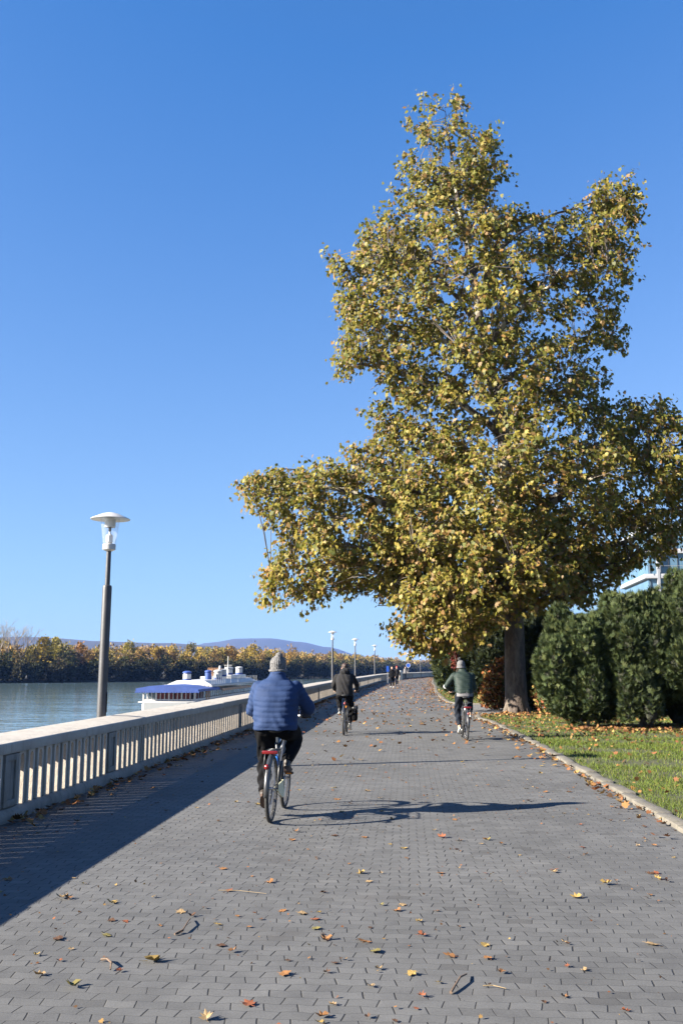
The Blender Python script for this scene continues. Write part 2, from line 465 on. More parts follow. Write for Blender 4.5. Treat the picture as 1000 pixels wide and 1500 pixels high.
SL = .0703
wx = lambda y: -3.52 + SL * (y - 10.26)
WALL = smooth_line([(wx(-6), -6), (wx(10), 10), (wx(35), 35), (-.52, 53), (2.35, 87), (5.55, 121), (9.63, 144), (17.33, 177), (30, 212), (52, 255)], .5)
class Line:
    def __init__(s, P):
        s.P = P; s.L = [0.0]
        for a, b in zip(P, P[1:]): s.L.append(s.L[-1] + (b - a).length)
        s.n = []
        for i in range(len(P)):
            d = (P[min(i + 1, len(P) - 1)] - P[max(i - 1, 0)]).normalized(); s.n.append(Vector((-d.y, d.x, 0)))
    def at(s, q):
        import bisect
        i = min(max(bisect.bisect_right(s.L, q) - 1, 0), len(s.P) - 2)
        t = (q - s.L[i]) / (s.L[i + 1] - s.L[i])
        p = s.P[i].lerp(s.P[i + 1], t); n = s.n[i].lerp(s.n[i + 1], t).normalized()
        return p, n
    def s_of_y(s, y):
        for i, p in enumerate(s.P):
            if p.y >= y: return s.L[i]
        return s.L[-1]
    def off(s, d, z=0): return [p + n * d + Vector((0, 0, z)) for p, n in zip(s.P, s.n)]
WL = Line(WALL)

def sheet(name, pts, z, mat):
    m = MB(); m.add([(p[0], p[1], z) for p in pts], [tuple(range(len(pts)))])
    o = m.build(name, mat); tag(o, kind='structure'); return o
def strip(m, A, B):
    n = len(A); m.add(list(A) + list(B), [(i, i + 1, n + i + 1, n + i) for i in range(n - 1)])

# ground
sheet('ground', [(-9000, -900), (9000, -900), (9000, 9000), (-9000, 9000)], -5.6, M_['earth'])
wl0 = WL.off(.2)
right_of_wall = [(p.x, p.y) for p in wl0] + [(120, 345), (400, 620), (3000, 1500), (8000, 2400), (8000, -600), (wl0[0].x, -600)]
sheet('park_ground', right_of_wall[::-1], -.10, M_['earth'])

# promenade: between the balustrade and the lawns
LAWN_EDGE = smooth_line([(3.30, -6), (3.36, 4), (3.45, 10.05), (3.52, 11.37), (3.73, 14.54), (4.03, 19.4), (4.30, 25.2), (4.44, 28.9), (4.38, 31.2), (4.75, 33.2), (5.55, 34.1), (6.6, 36.3), (9.5, 38.3), (16, 40.5), (30, 43)], .4)
FAR_EDGE = smooth_line([(30, 46.5), (14, 44.2), (7.0, 43.0), (5.5, 43.2), (5.05, 45.0), (5.25, 50), (5.75, 57), (6.5, 67), (7.9, 82), (10.5, 112), (16.4, 163), (24, 190), (40, 226), (62, 258)], .8)
prom = [(p.x, p.y) for p in WL.off(.1)] + [(p.x, p.y) for p in FAR_EDGE[::-1]] + [(p.x, p.y) for p in LAWN_EDGE[::-1]]
# cut the paving as a strip mesh so that it triangulates cleanly
def promenade():
    m = MB()
    ys = [-6 + .8 * i for i in range(326)]
    def x_on(line, y):
        for a, b in zip(line, line[1:]):
            if (a.y - y) * (b.y - y) <= 0 and a.y != b.y: return a.x + (b.x - a.x) * (y - a.y) / (b.y - a.y)
        return None
    wl = WL.off(.1); le = LAWN_EDGE; fe = [p for p in FAR_EDGE if p.y >= 43.0]
    A, B = [], []
    for y in ys:
        if y > 252: break
        xl = x_on(wl, y)
        xr = x_on(le, y) if y < 31 else (4.42 if y < 44.8 else x_on([p for p in fe if p.x < 80 and p.y > 44.5], y))
        if xl is None or xr is None: continue
        A.append((xl, y, 0)); B.append((xr, y, 0))
    strip(m, A, B)
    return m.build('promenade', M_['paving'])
tag(promenade(), kind='structure')
def poly_sheet(name, line, z, mat):
    bm = bmesh.new(); vs = [bm.verts.new((p[0], p[1], z)) for p in line]
    f = bm.faces.new(vs); bmesh.ops.triangulate(bm, faces=[f], ngon_method='EAR_CLIP')
    bmesh.ops.recalc_face_normals(bm, faces=bm.faces)
    for f in bm.faces:
        if f.normal.z < 0: f.normal_flip()
    me = bpy.data.meshes.new(name); bm.to_mesh(me); bm.free()
    o = link(name, me, mat); tag(o, kind='structure'); return o
side = [(p.x, p.y) for p in LAWN_EDGE if p.y > 30.9]
side2 = [(p.x, p.y) for p in FAR_EDGE if p.y < 46.6 and not (p.x < 5.4 and p.y > 44.9)]
poly_sheet('side_path', [(4.40, 31.0)] + side[1:] + side2 + [(4.40, 44.6)], -.006, M_['asphalt'])
poly_sheet('lawn', [(p.x, p.y) for p in LAWN_EDGE] + [(60, 44), (60, -6)], .015, M_['soil'])
poly_sheet('far_lawn', [(p.x, p.y) for p in FAR_EDGE] + [(140, 258), (140, 50)], .015, M_['soil'])

# kerb of rough flush stones along the lawns
def kerb(name, line, q0, q1, wdt, seed):
    rng = random.Random(seed); m = MB(); L = Line(line); q = q0
    while q < q1:
        ln = rng.uniform(.42, .85)
        p, n = L.at(q + ln / 2)
        a = math.atan2(-n.y, -n.x)
        dx = rng.uniform(-.025, .025)
        c = p + n * (dx)
        m.box((c.x, c.y, .0 + rng.uniform(-.01, .012)), (wdt * rng.uniform(.85, 1.12), ln - .02, .09), rz=a + rng.uniform(-.05, .05), bev=.02)
        q += ln
    return tag(m.build(name, M_['kerb'], auto=40), kind='structure')
LE = Line(LAWN_EDGE); FE = Line(FAR_EDGE)
kerb('kerb', LAWN_EDGE, 0, LE.L[-1] - 20, .16, 4)
kerb('far_kerb', FAR_EDGE, 14, FE.L[-1] - 60, .22, 5)

# quay ledge, embankment, river
m = MB(); strip(m, WL.off(1.6, -.02), WL.off(.2, -.02)); tag(m.build('quay', M_['bank']), kind='structure')
m = MB(); strip(m, WL.off(8.5, -5.2), WL.off(1.6, -.02)); tag(m.build('embankment', M_['bank']), kind='structure')
BANK = smooth_line([(-2600, -700), (-900, 40), (-400, 250), (-127, 356), (-47, 440), (0, 560), (45, 800), (100, 1050), (300, 1500), (1200, 2400), (4000, 3600)], 12)
BL = Line(BANK)
poly_sheet('river', [(-3200, -850), (-2600, -700), (-900, 40), (-400, 260), (-127, 366), (-37, 450), (12, 570), (60, 810), (115, 1060), (320, 1510), (1200, 2420), (4000, 3640), (4000, 1700), (400, 610), (120, 335), (60, 262), (0, 100), (-2, -850)], -4.0, M_['water'])
m = MB(); strip(m, BL.off(9, -2.6), BL.off(-2, -4.4)); strip(m, BL.off(1200, -2.4), BL.off(9, -2.6))
tag(m.build('far_bank', M_['forest_hill']), kind='structure')

# hills on the horizon (one sheet of terrain)
def hills():
    # profile: bearing x/y -> ridge height above the eye as angle, at two distances
    def prof(b, pts):
        for (a0, h0), (a1, h1) in zip(pts, pts[1:]):
            if a0 <= b <= a1:
                t = (b - a0) / (a1 - a0); t = t * t * (3 - 2 * t); return h0 + (h1 - h0) * t
        return pts[0][1] if b < pts[0][0] else pts[-1][1]
    px = lambda p: (p - 500) / 1400
    near = [(px(-900), .020), (px(-300), .026), (px(0), .0315), (px(60), .0315), (px(150), .0275), (px(240), .0255), (px(320), .022), (px(420), .012), (px(520), .004), (px(900), .002)]
    far = [(px(100), .004), (px(240), .012), (px(310), .0260), (px(350), .0300), (px(395), .0305), (px(440), .0268), (px(480), .0215), (px(530), .0120), (px(580), .006), (px(760), .007), (px(1400), .006)]
    V, F = [], []
    nb = 260
    rows = 14
    for prf, d0, dep, seed in ((near, 4300, 1500, 1), (far, 7000, 1500, 2)):
        rng = random.Random(seed); ph = [rng.uniform(0, 6.28) for _ in range(8)]
        base = len(V)
        for i in range(nb):
            b = -1.1 + 2.0 * i / (nb - 1)
            h = prf and prof(b, prf) * d0
            nz = sum(math.sin(b * (37 * 1.7 ** k) + ph[k]) / 1.6 ** k for k in range(7)) * .009 * h
            for j in range(rows):
                t = j / (rows - 1); d = d0 + dep * (t - .6)
                f = math.sin(min(1, t / .6) * math.pi / 2) ** 1.3 if t < .6 else math.cos((t - .6) / .4 * math.pi / 2)
                V.append((b * d, d, -6 + (h + nz * (1 + .6 * math.sin(9 * t + ph[2]))) * f + 6 * f))
        for i in range(nb - 1):
            for j in range(rows - 1):
                a = base + i * rows + j; F.append((a, a + rows, a + rows + 1, a + 1))
    o = np_mesh('hills', V, F, M_['forest_hill'], smooth=True); tag(o, kind='structure')
hills()

# the air
hz = MB(); hz.box((0, 4100, 115), (17600, 9700, 244)); hzm = bpy.data.materials.new('hazy_air'); ht = nt(hzm)
ht.nodes.remove(ht.nodes['Principled BSDF'])
pv = ht.nodes.new('ShaderNodeVolumePrincipled'); pv.inputs['Color'].default_value = (.20, .40, 1.0, 1)
pv.inputs['Density'].default_value = .00005; pv.inputs['Anisotropy'].default_value = 0
ht.links.new(pv.outputs[0], ht.nodes['Material Output'].inputs['Volume'])
HAZE = hz.build('haze', hzm); tag(HAZE, 'pale blue autumn air that fades the far hills', 'haze', kind='stuff')
HAZE.display_type = 'WIRE'

# ------------------------------------------------------------------ balustrade
bal = empty('balustrade', (0, 0, 0)); tag(bal, 'long weathered concrete balustrade with arched slots between the paving and the river', 'balustrade')
def sweep(prof, q0, q1, name, mat, gaps=None, step=.5):
    """prof: list of (offset, z) as a closed outline, swept along the wall line in lengths with narrow joints"""
    m = MB(); q = q0; rng = random.Random(3); k = len(prof)
    while q < q1:
        ln = min(rng.uniform(2.9, 3.6) if gaps is None else gaps, q1 - q)
        n = max(1, int(ln / step)); jz = rng.uniform(-.006, .006); jo = rng.uniform(-.006, .006)
        vs = []
        for i in range(n + 1):
            p, nn = WL.at(q + (ln - .008) * i / n)
            for o, z in prof: vs.append((p.x + nn.x * (o + jo), p.y + nn.y * (o + jo), z + jz))
        fs = [(i * k + a, i * k + (a + 1) % k, (i + 1) * k + (a + 1) % k, (i + 1) * k + a) for i in range(n) for a in range(k)]
        fs += [tuple(range(k - 1, -1, -1)), tuple(n * k + a for a in range(k))]
        m.add(vs, fs); q += ln
    return m.build(name, mat, bal, auto=35)
CAPZ0, PLZ = .700, .135
sweep([(-.012, CAPZ0), (-.022, CAPZ0 + .02), (-.022, .800), (-.010, .814), (.20, .838), (.485, .852), (.50, .838), (.50, CAPZ0 + .01), (.49, CAPZ0)][::-1], 0, WL.L[-1], 'coping', M_['cap'])
sweep([(-.03, -.12), (-.035, .055), (-.022, .095), (.01, .128), (.05, PLZ), (.42, PLZ), (.44, .12), (.44, -.12)][::-1], 0, WL.L[-1], 'plinth', M_['concrete'])
UW = .245
def baluster_shape(m, T):
    """local x along the wall, y from path side (0) to river side (+), z up"""
    y0, y1 = .060, .280; zb, zt = PLZ, CAPZ0
    sw, zs = .044, .630                     # half slot width, spring of the arch
    hw = UW / 2
    arch = [(sw * math.cos(a), zs + sw * math.sin(a)) for a in [math.pi * k / 8 for k in range(9)]]
    def panel(h, ya, yb, s=1.0):
        MX = T @ Matrix(((1, 0, 0, 0), (0, 0, -1, 0), (0, 1, 0, 0), (0, 0, 0, 1)))    # prism z -> -y
        for sg in (-1, 1):
            wf, wb = sw + .07 * max(ya - y0, 0), sw + .07 * max(yb - y0, 0)      # the slots widen towards the river
            q = [(wf, ya), (h, ya), (h, yb), (wb, yb)]
            vs = [T @ Vector((sg * a, b, z)) for z in (zb, zs) for a, b in q]
            fs = [(3, 2, 1, 0), (4, 5, 6, 7), (0, 1, 5, 4), (1, 2, 6, 5), (2, 3, 7, 6), (3, 0, 4, 7)]
            m.add(vs, fs if sg > 0 else [f[::-1] for f in fs])
        ar = [(x * s, zs + (z - zs) * s) for x, z in arch]
        m.prism([(-h, zs), (-h, zt - .002)][::-1][:0] + [(h, zs), (h, zt - .002), (-h, zt - .002), (-h, zs)] + ar[::-1], -yb, -ya, MX)
    panel(hw, y0, y1)
    panel(.086, y0 - .040, y0 - .0005, 1.0)
def wall_frame(q, off=0.0):
    p, n = WL.at(q); t = Vector((n.y, -n.x, 0))
    Mx = Matrix(((t.x, n.x, 0, p.x), (t.y, n.y, 0, p.y), (0, 0, 1, 0), (0, 0, 0, 1)))
    return Mx
sB = WL.s_of_y
piers = [sB(10.05), sB(13.55)] + [sB(24.2) + 10.6 * k for k in range(23)]
PW = .36
first_baluster = None; far_m = MB(); nb = 0
def inside_pier(q): return any(abs(q - c) < PW / 2 + .01 for c in piers)
bounds = [0.3] + piers + [WL.L[-1] - .3]
units = []
for a, b in zip(bounds, bounds[1:]):
    a2 = a + (PW / 2 if a in piers else 0); b2 = b - (PW / 2 if b in piers else 0)
    n = int((b2 - a2) / UW); gap = (b2 - a2) / n
    units += [(a2 + gap * (i + .5), gap / UW) for i in range(n)]
bm_ = MB(); baluster_shape(bm_, Matrix.Identity(4))
proto = None; cnt = 0; back = MB()
for q, sc in units:
    y = WL.at(q)[0].y
    Mx = wall_frame(q) @ Matrix.Diagonal((sc, 1, 1, 1))
    if y > 9.6 and cnt < 97:
        if proto is None: o = proto = bm_.build('baluster', M_['cast'], bal)
        else: o = proto.copy(); COL.objects.link(o); o.parent = bal
        o.matrix_local = Mx; cnt += 1
    elif y < 150: baluster_shape(far_m, Mx)
    else: far_m.box((0, 0, 0), (UW * sc * .8, .16, CAPZ0 - PLZ), M=Mx @ Matrix.Translation((0, .13, (CAPZ0 + PLZ) / 2)))
fo = far_m.build('baluster_row', M_['cast'], bal); fo['kind'] = 'stuff'
pp = None
for c in piers:
    Mx = wall_frame(c)
    if pp is None:
        m = MB(); zc = (CAPZ0 + PLZ) / 2; hh = CAPZ0 - PLZ - .004
        m.box((0, .205, zc), (PW, .36, hh), bev=.008)
        for sx in (-1, 1): m.box((sx * (PW / 2 - .042), .013, zc), (.066, .0236, hh - .02), bev=.006)
        for sz in (-1, 1): m.box((0, .0135, zc + sz * (hh / 2 - .045)), (PW - .154, .0226, .07), bev=.006)
        pp = m.build('pier', M_['concrete'], bal, auto=30); o = pp
    else: o = pp.copy(); COL.objects.link(o); o.parent = bal
    o.matrix_local = Mx

# ------------------------------------------------------------------ lamps
def make_lamp(label):
    r = empty('street_lamp'); tag(r, label, 'street lamp', 'lamps along the balustrade')
    m = MB(); m.lathe([(.16, -.05), (.16, .02), (.074, .03), (.074, 2.70), (.068, 2.735), (.044, 2.745)], seg=24)
    post = m.build('post', M_['post'], r, auto=30)
    m = MB(); m.box((.072, -.01, 1.0), (.006, .09, .30), bev=.003); m.build('service_door', M_['post'], post)
    m = MB(); m.lathe([(.041, 2.744), (.038, 3.30)], seg=20); m.build('upper_post', M_['post'], r, auto=30)
    m = MB(); m.lathe([(.05, 3.26), (.105, 3.285), (.105, 3.36), (.095, 3.372), (.075, 3.372)], seg=24); m.build('collar', M_['lampwhite'], r, auto=30)
    g = MB(); g.lathe([(.100, 3.373), (.155, 3.76), (.158, 3.775)], seg=28, caps=False); g.build('glass_shade', M_['lamp_glass'], r, smooth=True)
    m = MB(); m.lathe([(.030, 3.372), (.055, 3.40), (.055, 3.50), (.032, 3.52), (.018, 3.53), (.018, 3.56)], seg=16)
    f = m.build('lamp_holder', M_['fitting'], r, auto=40)
    m = MB(); m.lathe([(.012, 3.56), (.022, 3.58), (.024, 3.63), (.012, 3.66)], seg=12); m.build('socket', M_['black'], f, smooth=True)
    m = MB()
    for k in range(5): m.lathe([(.082 + .004 * (k % 2), 3.63 + .025 * k), (.090, 3.645 + .025 * k), (.084, 3.655 + .025 * k)], seg=22, caps=False)
    m.lathe([(.082, 3.63), (.084, 3.76)], seg=22, caps=False); m.build('louvre', M_['fitting'], r, auto=30)
    m = MB(); m.lathe([(.0, 3.86), (.05, 3.858), (.13, 3.838), (.30, 3.768), (.318, 3.756), (.316, 3.750), (.29, 3.757), (.15, 3.775), (.0, 3.785)], seg=36)
    m.build('hood', M_['lampwhite'], r, auto=50)
    return r
lamp = make_lamp('tall street lamp with a dark grey post, nearest lamp, standing at the river water')
lamp.scale = (1, 1, 1.062); lamp.location = (-3.79, 15.4, 0); lamp.rotation_euler = (R(.2), R(.35), .4)
lamp_labels = ['street lamp behind the balustrade beside the dark-jacketed cyclist, second nearest of the row',
               'third lamp along the balustrade, just right of the dark-jacketed cyclist',
               'fourth lamp along the balustrade, left of the walking people',
               'thin far lamp whose post carries the round blue sign',
               'thin far lamp between the round blue sign and the plane tree leaves',
               'farthest thin lamp, half hidden by the low plane tree leaves']
for (x, y), lb in zip([(-.61, 66), (1.18, 83), (3.66, 106.5), (11.6, 168), (16.3, 200), (24.6, 242)], lamp_labels):
    c = copy_tree(lamp); c.location = (x, y, 0); c['label'] = lb; c.rotation_euler = (0, 0, .4)

# ------------------------------------------------------------------ vegetation
LEAF9 = [(0, 0), (.30, -.06), (.52, .22), (.34, .36), (.46, .66), (.16, .60), (0, 1.0), (-.16, .60), (-.46, .66), (-.34, .36), (-.52, .22), (-.30, -.06)]
LEAF7 = [(0, 0), (.46, .12), (.34, .42), (.36, .70), (0, 1.0), (-.36, .70), (-.34, .42), (-.46, .12)]
QUADL = [(-.5, 0), (.5, .1), (.35, 1.0), (-.45, .9)]

def plane_tree():
    rng = np.random.default_rng(5); rnd = random.Random(5)
    root = empty('plane_tree', (6.2, 34.6, 0))
    tag(root, 'tall plane tree with yellow-green autumn leaves overhanging the promenade', 'tree')
    D0 = 34.6
    poly = np.array([(1.88, 24.12), (2.69, 23.83), (4.04, 24.18), (5.24, 23.83), (5.49, 22.81), (6.46, 22.23), (6.26, 21.65), (6.68, 20.51), (6.2, 19.65), (7.12, 19.51), (7.63, 18.95), (8.96, 19.23), (9.8, 20.51), (11.28, 20.93), (11.8, 19.23), (11.27, 18.11), (11.6, 16.86), (10.83, 15.35), (10.8, 13.73), (10.1, 12.53), (10.32, 11.74), (11.72, 11.74), (12.71, 11.08), (14.16, 10.04), (14.78, 7.98), (13.92, 6.21), (12.41, 5.6), (11.14, 5.1), (10.6, 4.3), (9.36, 3.9), (8.59, 3.2), (7.38, 3.3), (6.39, 3.2), (4.89, 2.10), (4.39, 1.6), (3.17, 1.7), (2.44, 1.95), (1.76, 2.7), (1.47, 3.73), (0.0, 3.73), (-1.23, 3.61), (-3.19, 3.49), (-2.96, 4.72), (-3.1, 5.46), (-2.23, 5.96), (-3.75, 7.47), (-3.71, 8.36), (-2.52, 9.13), (-1.51, 9.52), (0.0, 9.39), (0.51, 10.04), (0.76, 11.34), (1.15, 12.13), (0.0, 11.74), (-0.77, 12.66), (-0.26, 14.0), (-0.26, 15.63), (-0.91, 16.45), (-1.18, 17.28), (-0.65, 17.83), (0.52, 17.55), (0.53, 18.67), (1.58, 19.23), (1.86, 20.93), (1.6, 22.08)])
    A = poly; B = np.roll(poly, -1, 0)
    def inside(P):
        x, z = P[:, :1], P[:, 1:]
        c = ((A[:, 1] > z) != (B[:, 1] > z)) & (x < (B[:, 0] - A[:, 0]) * (z - A[:, 1]) / (B[:, 1] - A[:, 1] + 1e-12) + A[:, 0])
        return c.sum(1) % 2 == 1
    def edge(P):
        d = B - A; L = (d ** 2).sum(1)
        t = np.clip(((P[:, None, :] - A[None]) * d[None]).sum(2) / L, 0, 1)
        q = A[None] + t[..., None] * d[None]
        return np.sqrt(((P[:, None, :] - q) ** 2).sum(2)).min(1)
    # twig centres through the crown, thinner towards the top, thicker on the shell
    P = rng.uniform((-4, 2), (15, 24.3), (11000, 2)); P = P[inside(P)]; e = edge(P); k_ = (e > .40) & (P[:, 1] < 23.0 + .4 * rng.normal(size=len(P))); P = P[k_]; e = e[k_]
    Dp = 1.15 * e ** .82 + .35
    s = rng.uniform(-1, 1, len(P)); s = np.sign(s) * np.abs(s) ** .6
    Y = D0 - .3 + s * Dp
    # clumps: keep where a cheap 3-D noise is high
    C = np.stack([P[:, 0], Y, P[:, 1]], 1)
    ns = sum(np.sin(C @ rng.normal(size=3) * f + rng.uniform(0, 6)) for f in (1.1, 1.5, 2.0, 2.6, 1.3, 1.8))
    keep = ns + rng.normal(size=len(C)) * 1.2 + np.where(P[:, 1] < 9, .9, .0) + np.where((P[:, 0] < 4.5) & (P[:, 1] < 9.5), 1.1, 0) > -.3
    C = C[keep]; e = e[keep]
    if len(C) > 2350: idx = rng.permutation(len(C))[:2350]; C = C[idx]; e = e[idx]
    # low hanging foliage before and left of the trunk
    Q = np.stack([rng.uniform(1.6, 8.6, 900), rng.uniform(29.6, 36.5, 900), rng.uniform(2.0, 6.6, 900)], 1)
    kq = ((Q[:, 0] - 4.9) / 3.4) ** 2 + ((Q[:, 1] - 33.4) / 3.8) ** 2 + ((Q[:, 2] - 5.2) / 2.9) ** 2
    lowz = 2.2 + .22 * np.abs(Q[:, 0] - 3.4) ** 1.2 + np.where(Q[:, 0] > 5.4, .9, 0)
    Q = Q[(kq < 1) & (kq > .25) & (Q[:, 2] > lowz)][:520]
    C = np.concatenate([C, Q]); e = np.concatenate([e, np.full(len(Q), 1.0)])
    def trim(C):
        f_ = 34.5 / C[:, 1]; PP = np.stack([C[:, 0] * f_, 1.6 + (C[:, 2] - 1.6) * f_], 1)
        return C[inside(PP) & (edge(PP) > np.where(PP[:, 0] > 9, .36, np.where(PP[:, 1] > 9, .48, .30)))]
    C = trim(C)
    # limbs: trunk and boughs
    trunk = [(6.22, 34.6, -.05), (6.22, 34.6, .12), (6.2, 34.6, .5), (6.19, 34.6, 1.5), (6.2, 34.58, 2.9), (6.14, 34.55, 4.8), (6.08, 34.5, 7.0), (6.0, 34.45, 9.8), (5.75, 34.4, 11.9), (5.25, 34.3, 14.1), (4.95, 34.25, 16.5), (4.5, 34.3, 19), (4.25, 34.3, 21.2), (4.12, 34.3, 22.3)]
    tr = [.50, .44, .395, .37, .345, .33, .30, .24, .20, .165, .125, .085, .05, .02]
    m = MB(); m.tube(trunk, tr, 18)
    for k in range(6):            # root flare
        a = k * 1.05 + .3
        m.tube([(6.2 + .25 * math.cos(a), 34.6 + .25 * math.sin(a), .55), (6.2 + .36 * math.cos(a), 34.6 + .36 * math.sin(a), .2), (6.2 + .48 * math.cos(a), 34.6 + .48 * math.sin(a), -.06)], [.06, .11, .10], 8)
    def local(o): o.location = (-6.2, -34.6, 0); return o
    local(m.build('trunk', M_['bark'], root, smooth=True))
    tz = np.array([p[2] for p in trunk]); tp = np.array(trunk)
    def trunk_at(z): return np.array([np.interp(z, tz, tp[:, i]) for i in range(3)])
    # farthest-point boughs
    ends = [int(np.argmax(C[:, 2]))]
    dmin = np.linalg.norm(C - C[ends[0]], axis=1)
    for _ in range(46):
        j = int(np.argmax(dmin)); ends.append(j); dmin = np.minimum(dmin, np.linalg.norm(C - C[j], axis=1))
    nodes = []; bm_b = MB(); extra = []
    for j in ends:
        E = C[j]; h = math.hypot(E[0] - np.interp(E[2], tz, tp[:, 0]), E[1] - 34.4)
        zs = min(max(E[2] - .42 * h - .3, 3.6 if h > 2 else 3.2), 22.0)
        S0 = trunk_at(zs); r0 = min(.055 + .014 * h, np.interp(zs, tz, tr) * .6)
        n = 9; pts = []
        side = rng.normal(size=3) * .05 * h; side[2] *= .5
        for i in range(n + 1):
            t = i / n; p = S0 + (E - S0) * t
            p = p + side * math.sin(t * math.pi) + np.array([0, 0, .10 * h * math.sin(t * math.pi)]) + rng.normal(size=3) * .03 * (0 < i < n)
            pts.append(p)
        rs = [r0 * (1 - t / n) ** .8 + .008 for t in range(n + 1)]
        bm_b.tube([tuple(p) for p in pts], rs, 7)
        for i, p in enumerate(pts[2:], 2): nodes.append((p, rs[i]))
        for i in range(5, n + 1): extra += [pts[i] + rng.normal(size=3) * .35 for _ in range(2)]
        # side branches
        for q in range(3):
            i = rnd.randint(3, n - 2); b0 = pts[i]
            d = (pts[i + 1] - pts[i - 1]); d /= np.linalg.norm(d); o = rng.normal(size=3); o -= d * o.dot(d); o /= np.linalg.norm(o)
            ln = min(.35 * h * (1 - i / n) + .5, 1.3)
            e2 = b0 + (d * .6 + o * .8) * ln
            md = (b0 + e2) / 2 + np.array([0, 0, .06 * ln])
            bm_b.tube([tuple(b0), tuple(md), tuple(e2)], [rs[i] * .6, rs[i] * .4, .008], 6)
            nodes += [(md, .02), (e2, .01)]
    local(bm_b.build('boughs', M_['bark'], root, smooth=True))
    NP = np.array([p for p, _ in nodes]); C = np.concatenate([C, np.array(extra)])
    C = trim(C)
    tw = MB(); LP, LU = [], []
    for c in C:
        dd = np.linalg.norm(NP - c, axis=1) + np.where(NP[:, 2] > c[2] + .6, 1.5, 0)
        b = NP[int(np.argmin(dd))]; L = np.linalg.norm(c - b)
        mid = (b + c) / 2 + np.array([0, 0, .10 * L]) + rng.normal(size=3) * .05
        if L < 4.5: tw.tube([tuple(b), tuple(mid), tuple(c)], [.016, .011, .005], 4, cap=False)
        out = c - np.array([np.interp(c[2], tz, tp[:, 0]), 34.4, c[2] - 1.0]); out /= np.linalg.norm(out)
        n = rng.integers(26, 44) if c[2] > 9 else rng.integers(30, 50)
        # little shoots carrying leaves
        for sh in range(3):
            dirv = out * .7 + rng.normal(size=3) * .55; dirv[2] -= .05; dirv /= np.linalg.norm(dirv)
            ln = rng.uniform(.35, .75)
            tw.tube([tuple(c), tuple(c + dirv * ln * .5 + np.array([0, 0, .03])), tuple(c + dirv * ln)], [.005, .004, .003], 3, cap=False)
            k = n // 3
            tt = rng.uniform(.1, 1.08, k)
            LP.append(c + dirv * (tt * ln)[:, None] + rng.normal(size=(k, 3)) * .09)
            LU.append(np.tile(dirv * .5 + np.array([0, 0, -.95]), (k, 1)))
    local(tw.build('twigs', M_['twig'], root, smooth=True))
    LP = np.concatenate(LP); LU = np.concatenate(LU); n = len(LP)
    U = unit(LU + rng.normal(size=(n, 3)) * .45)
    # blades face outwards and up, loosely
    cen = np.stack([np.interp(LP[:, 2], tz, tp[:, 0]), np.full(n, 34.4), LP[:, 2] - 2.0], 1)
    Nn = unit(unit(LP - cen) * .8 + np.array([-.15, -.1, .45]) + rng.normal(size=(n, 3)) * .80)
    W = unit(np.cross(U, Nn)); W = unit(W + rng.normal(size=(n, 3)) * .25)
    sz = rng.uniform(.09, .19, n)
    V, F = cards(LP, U, W, LEAF9, sz * .95, sz, fold=-.30, bend=-.22)
    pal = np.array([(.205, .195, .032), (.29, .24, .042), (.40, .31, .066), (.30, .19, .070), (.135, .15, .030), (.34, .19, .06)])
    low = np.clip((9 - LP[:, 2]) / 6, 0, 1); right = np.clip((LP[:, 0] - 3) / 8, 0, 1)
    pr = np.stack([.30 - .06 * low, .25 + 0 * low, .12 + .12 * low, .13 + .02 * low, .24 - .12 * low, .05 + .05 * low], 1)
    pr /= pr.sum(1, keepdims=True); cum = pr.cumsum(1); ci = (rng.random(n)[:, None] > cum).sum(1).clip(0, 5)
    c = pal[ci] * rng.uniform(.75, 1.2, (n, 1))
    local(np_mesh('leaves', V, F, M_['leaf'], root, np.repeat(c, len(LEAF9), 0)))
    print('plane leaves', n, 'twigs', len(C))
plane_tree()

# ---- evergreen and leafy shrubs
def lobes_points(rng, lobes, n, shell=(.74, 1.04)):
    """points with outward normals over a union of ellipsoids (cx,cy,cz,rx,ry,rz)"""
    L = np.array(lobes); area = (L[:, 3] * L[:, 5]) ** 1.0; area /= area.sum()
    k = rng.choice(len(L), n * 2, p=area); d = unit(rng.normal(size=(n * 2, 3)))
    r = rng.uniform(*shell, (n * 2, 1))
    P = L[k, :3] + d * L[k, 3:] * r; N = unit(d / L[k, 3:])
    q = (((P[:, None, :] - L[None, :, :3]) / L[None, :, 3:]) ** 2).sum(2); q[np.arange(len(P)), k] = 9
    ok = (q.min(1) > .62) & (P[:, 2] > .04)
    return P[ok][:n], N[ok][:n], k[ok][:n]

def core(lobes, f, name, parent, mat, seed=0):
    m = MB(); rng = random.Random(seed)
    for (x, y, z, a, b, c) in lobes:
        bm = bmesh.new(); bmesh.ops.create_icosphere(bm, subdivisions=3, radius=1)
        ph = [rng.uniform(0, 6) for _ in range(3)]
        vs = []
        for v in bm.verts:
            p = v.co; k = f * (1 + .10 * math.sin(5 * p.x + ph[0]) * math.sin(6 * p.y + ph[1]) + .08 * math.sin(7 * p.z + ph[2]))
            vs.append((x + p.x * a * k, y + p.y * b * k, max(z + p.z * c * k, .02)))
        bm.verts.index_update(); m.add(vs, [tuple(v.index for v in q.verts) for q in bm.faces]); bm.free()
    return m.build(name, mat, parent, smooth=True)

FAN = []
for a_, l_ in ((-.75, .72), (-.38, .92), (0, 1.0), (.38, .9), (.75, .7)):
    ca_, sa_ = math.cos(a_), math.sin(a_)
    FAN.append([(0 * ca_ + 0 * sa_, 0), (l_ * .55 * sa_ + .075 * ca_, l_ * .55 * ca_ - .075 * sa_), (l_ * sa_, l_ * ca_), (l_ * .55 * sa_ - .075 * ca_, l_ * .55 * ca_ + .075 * sa_)])

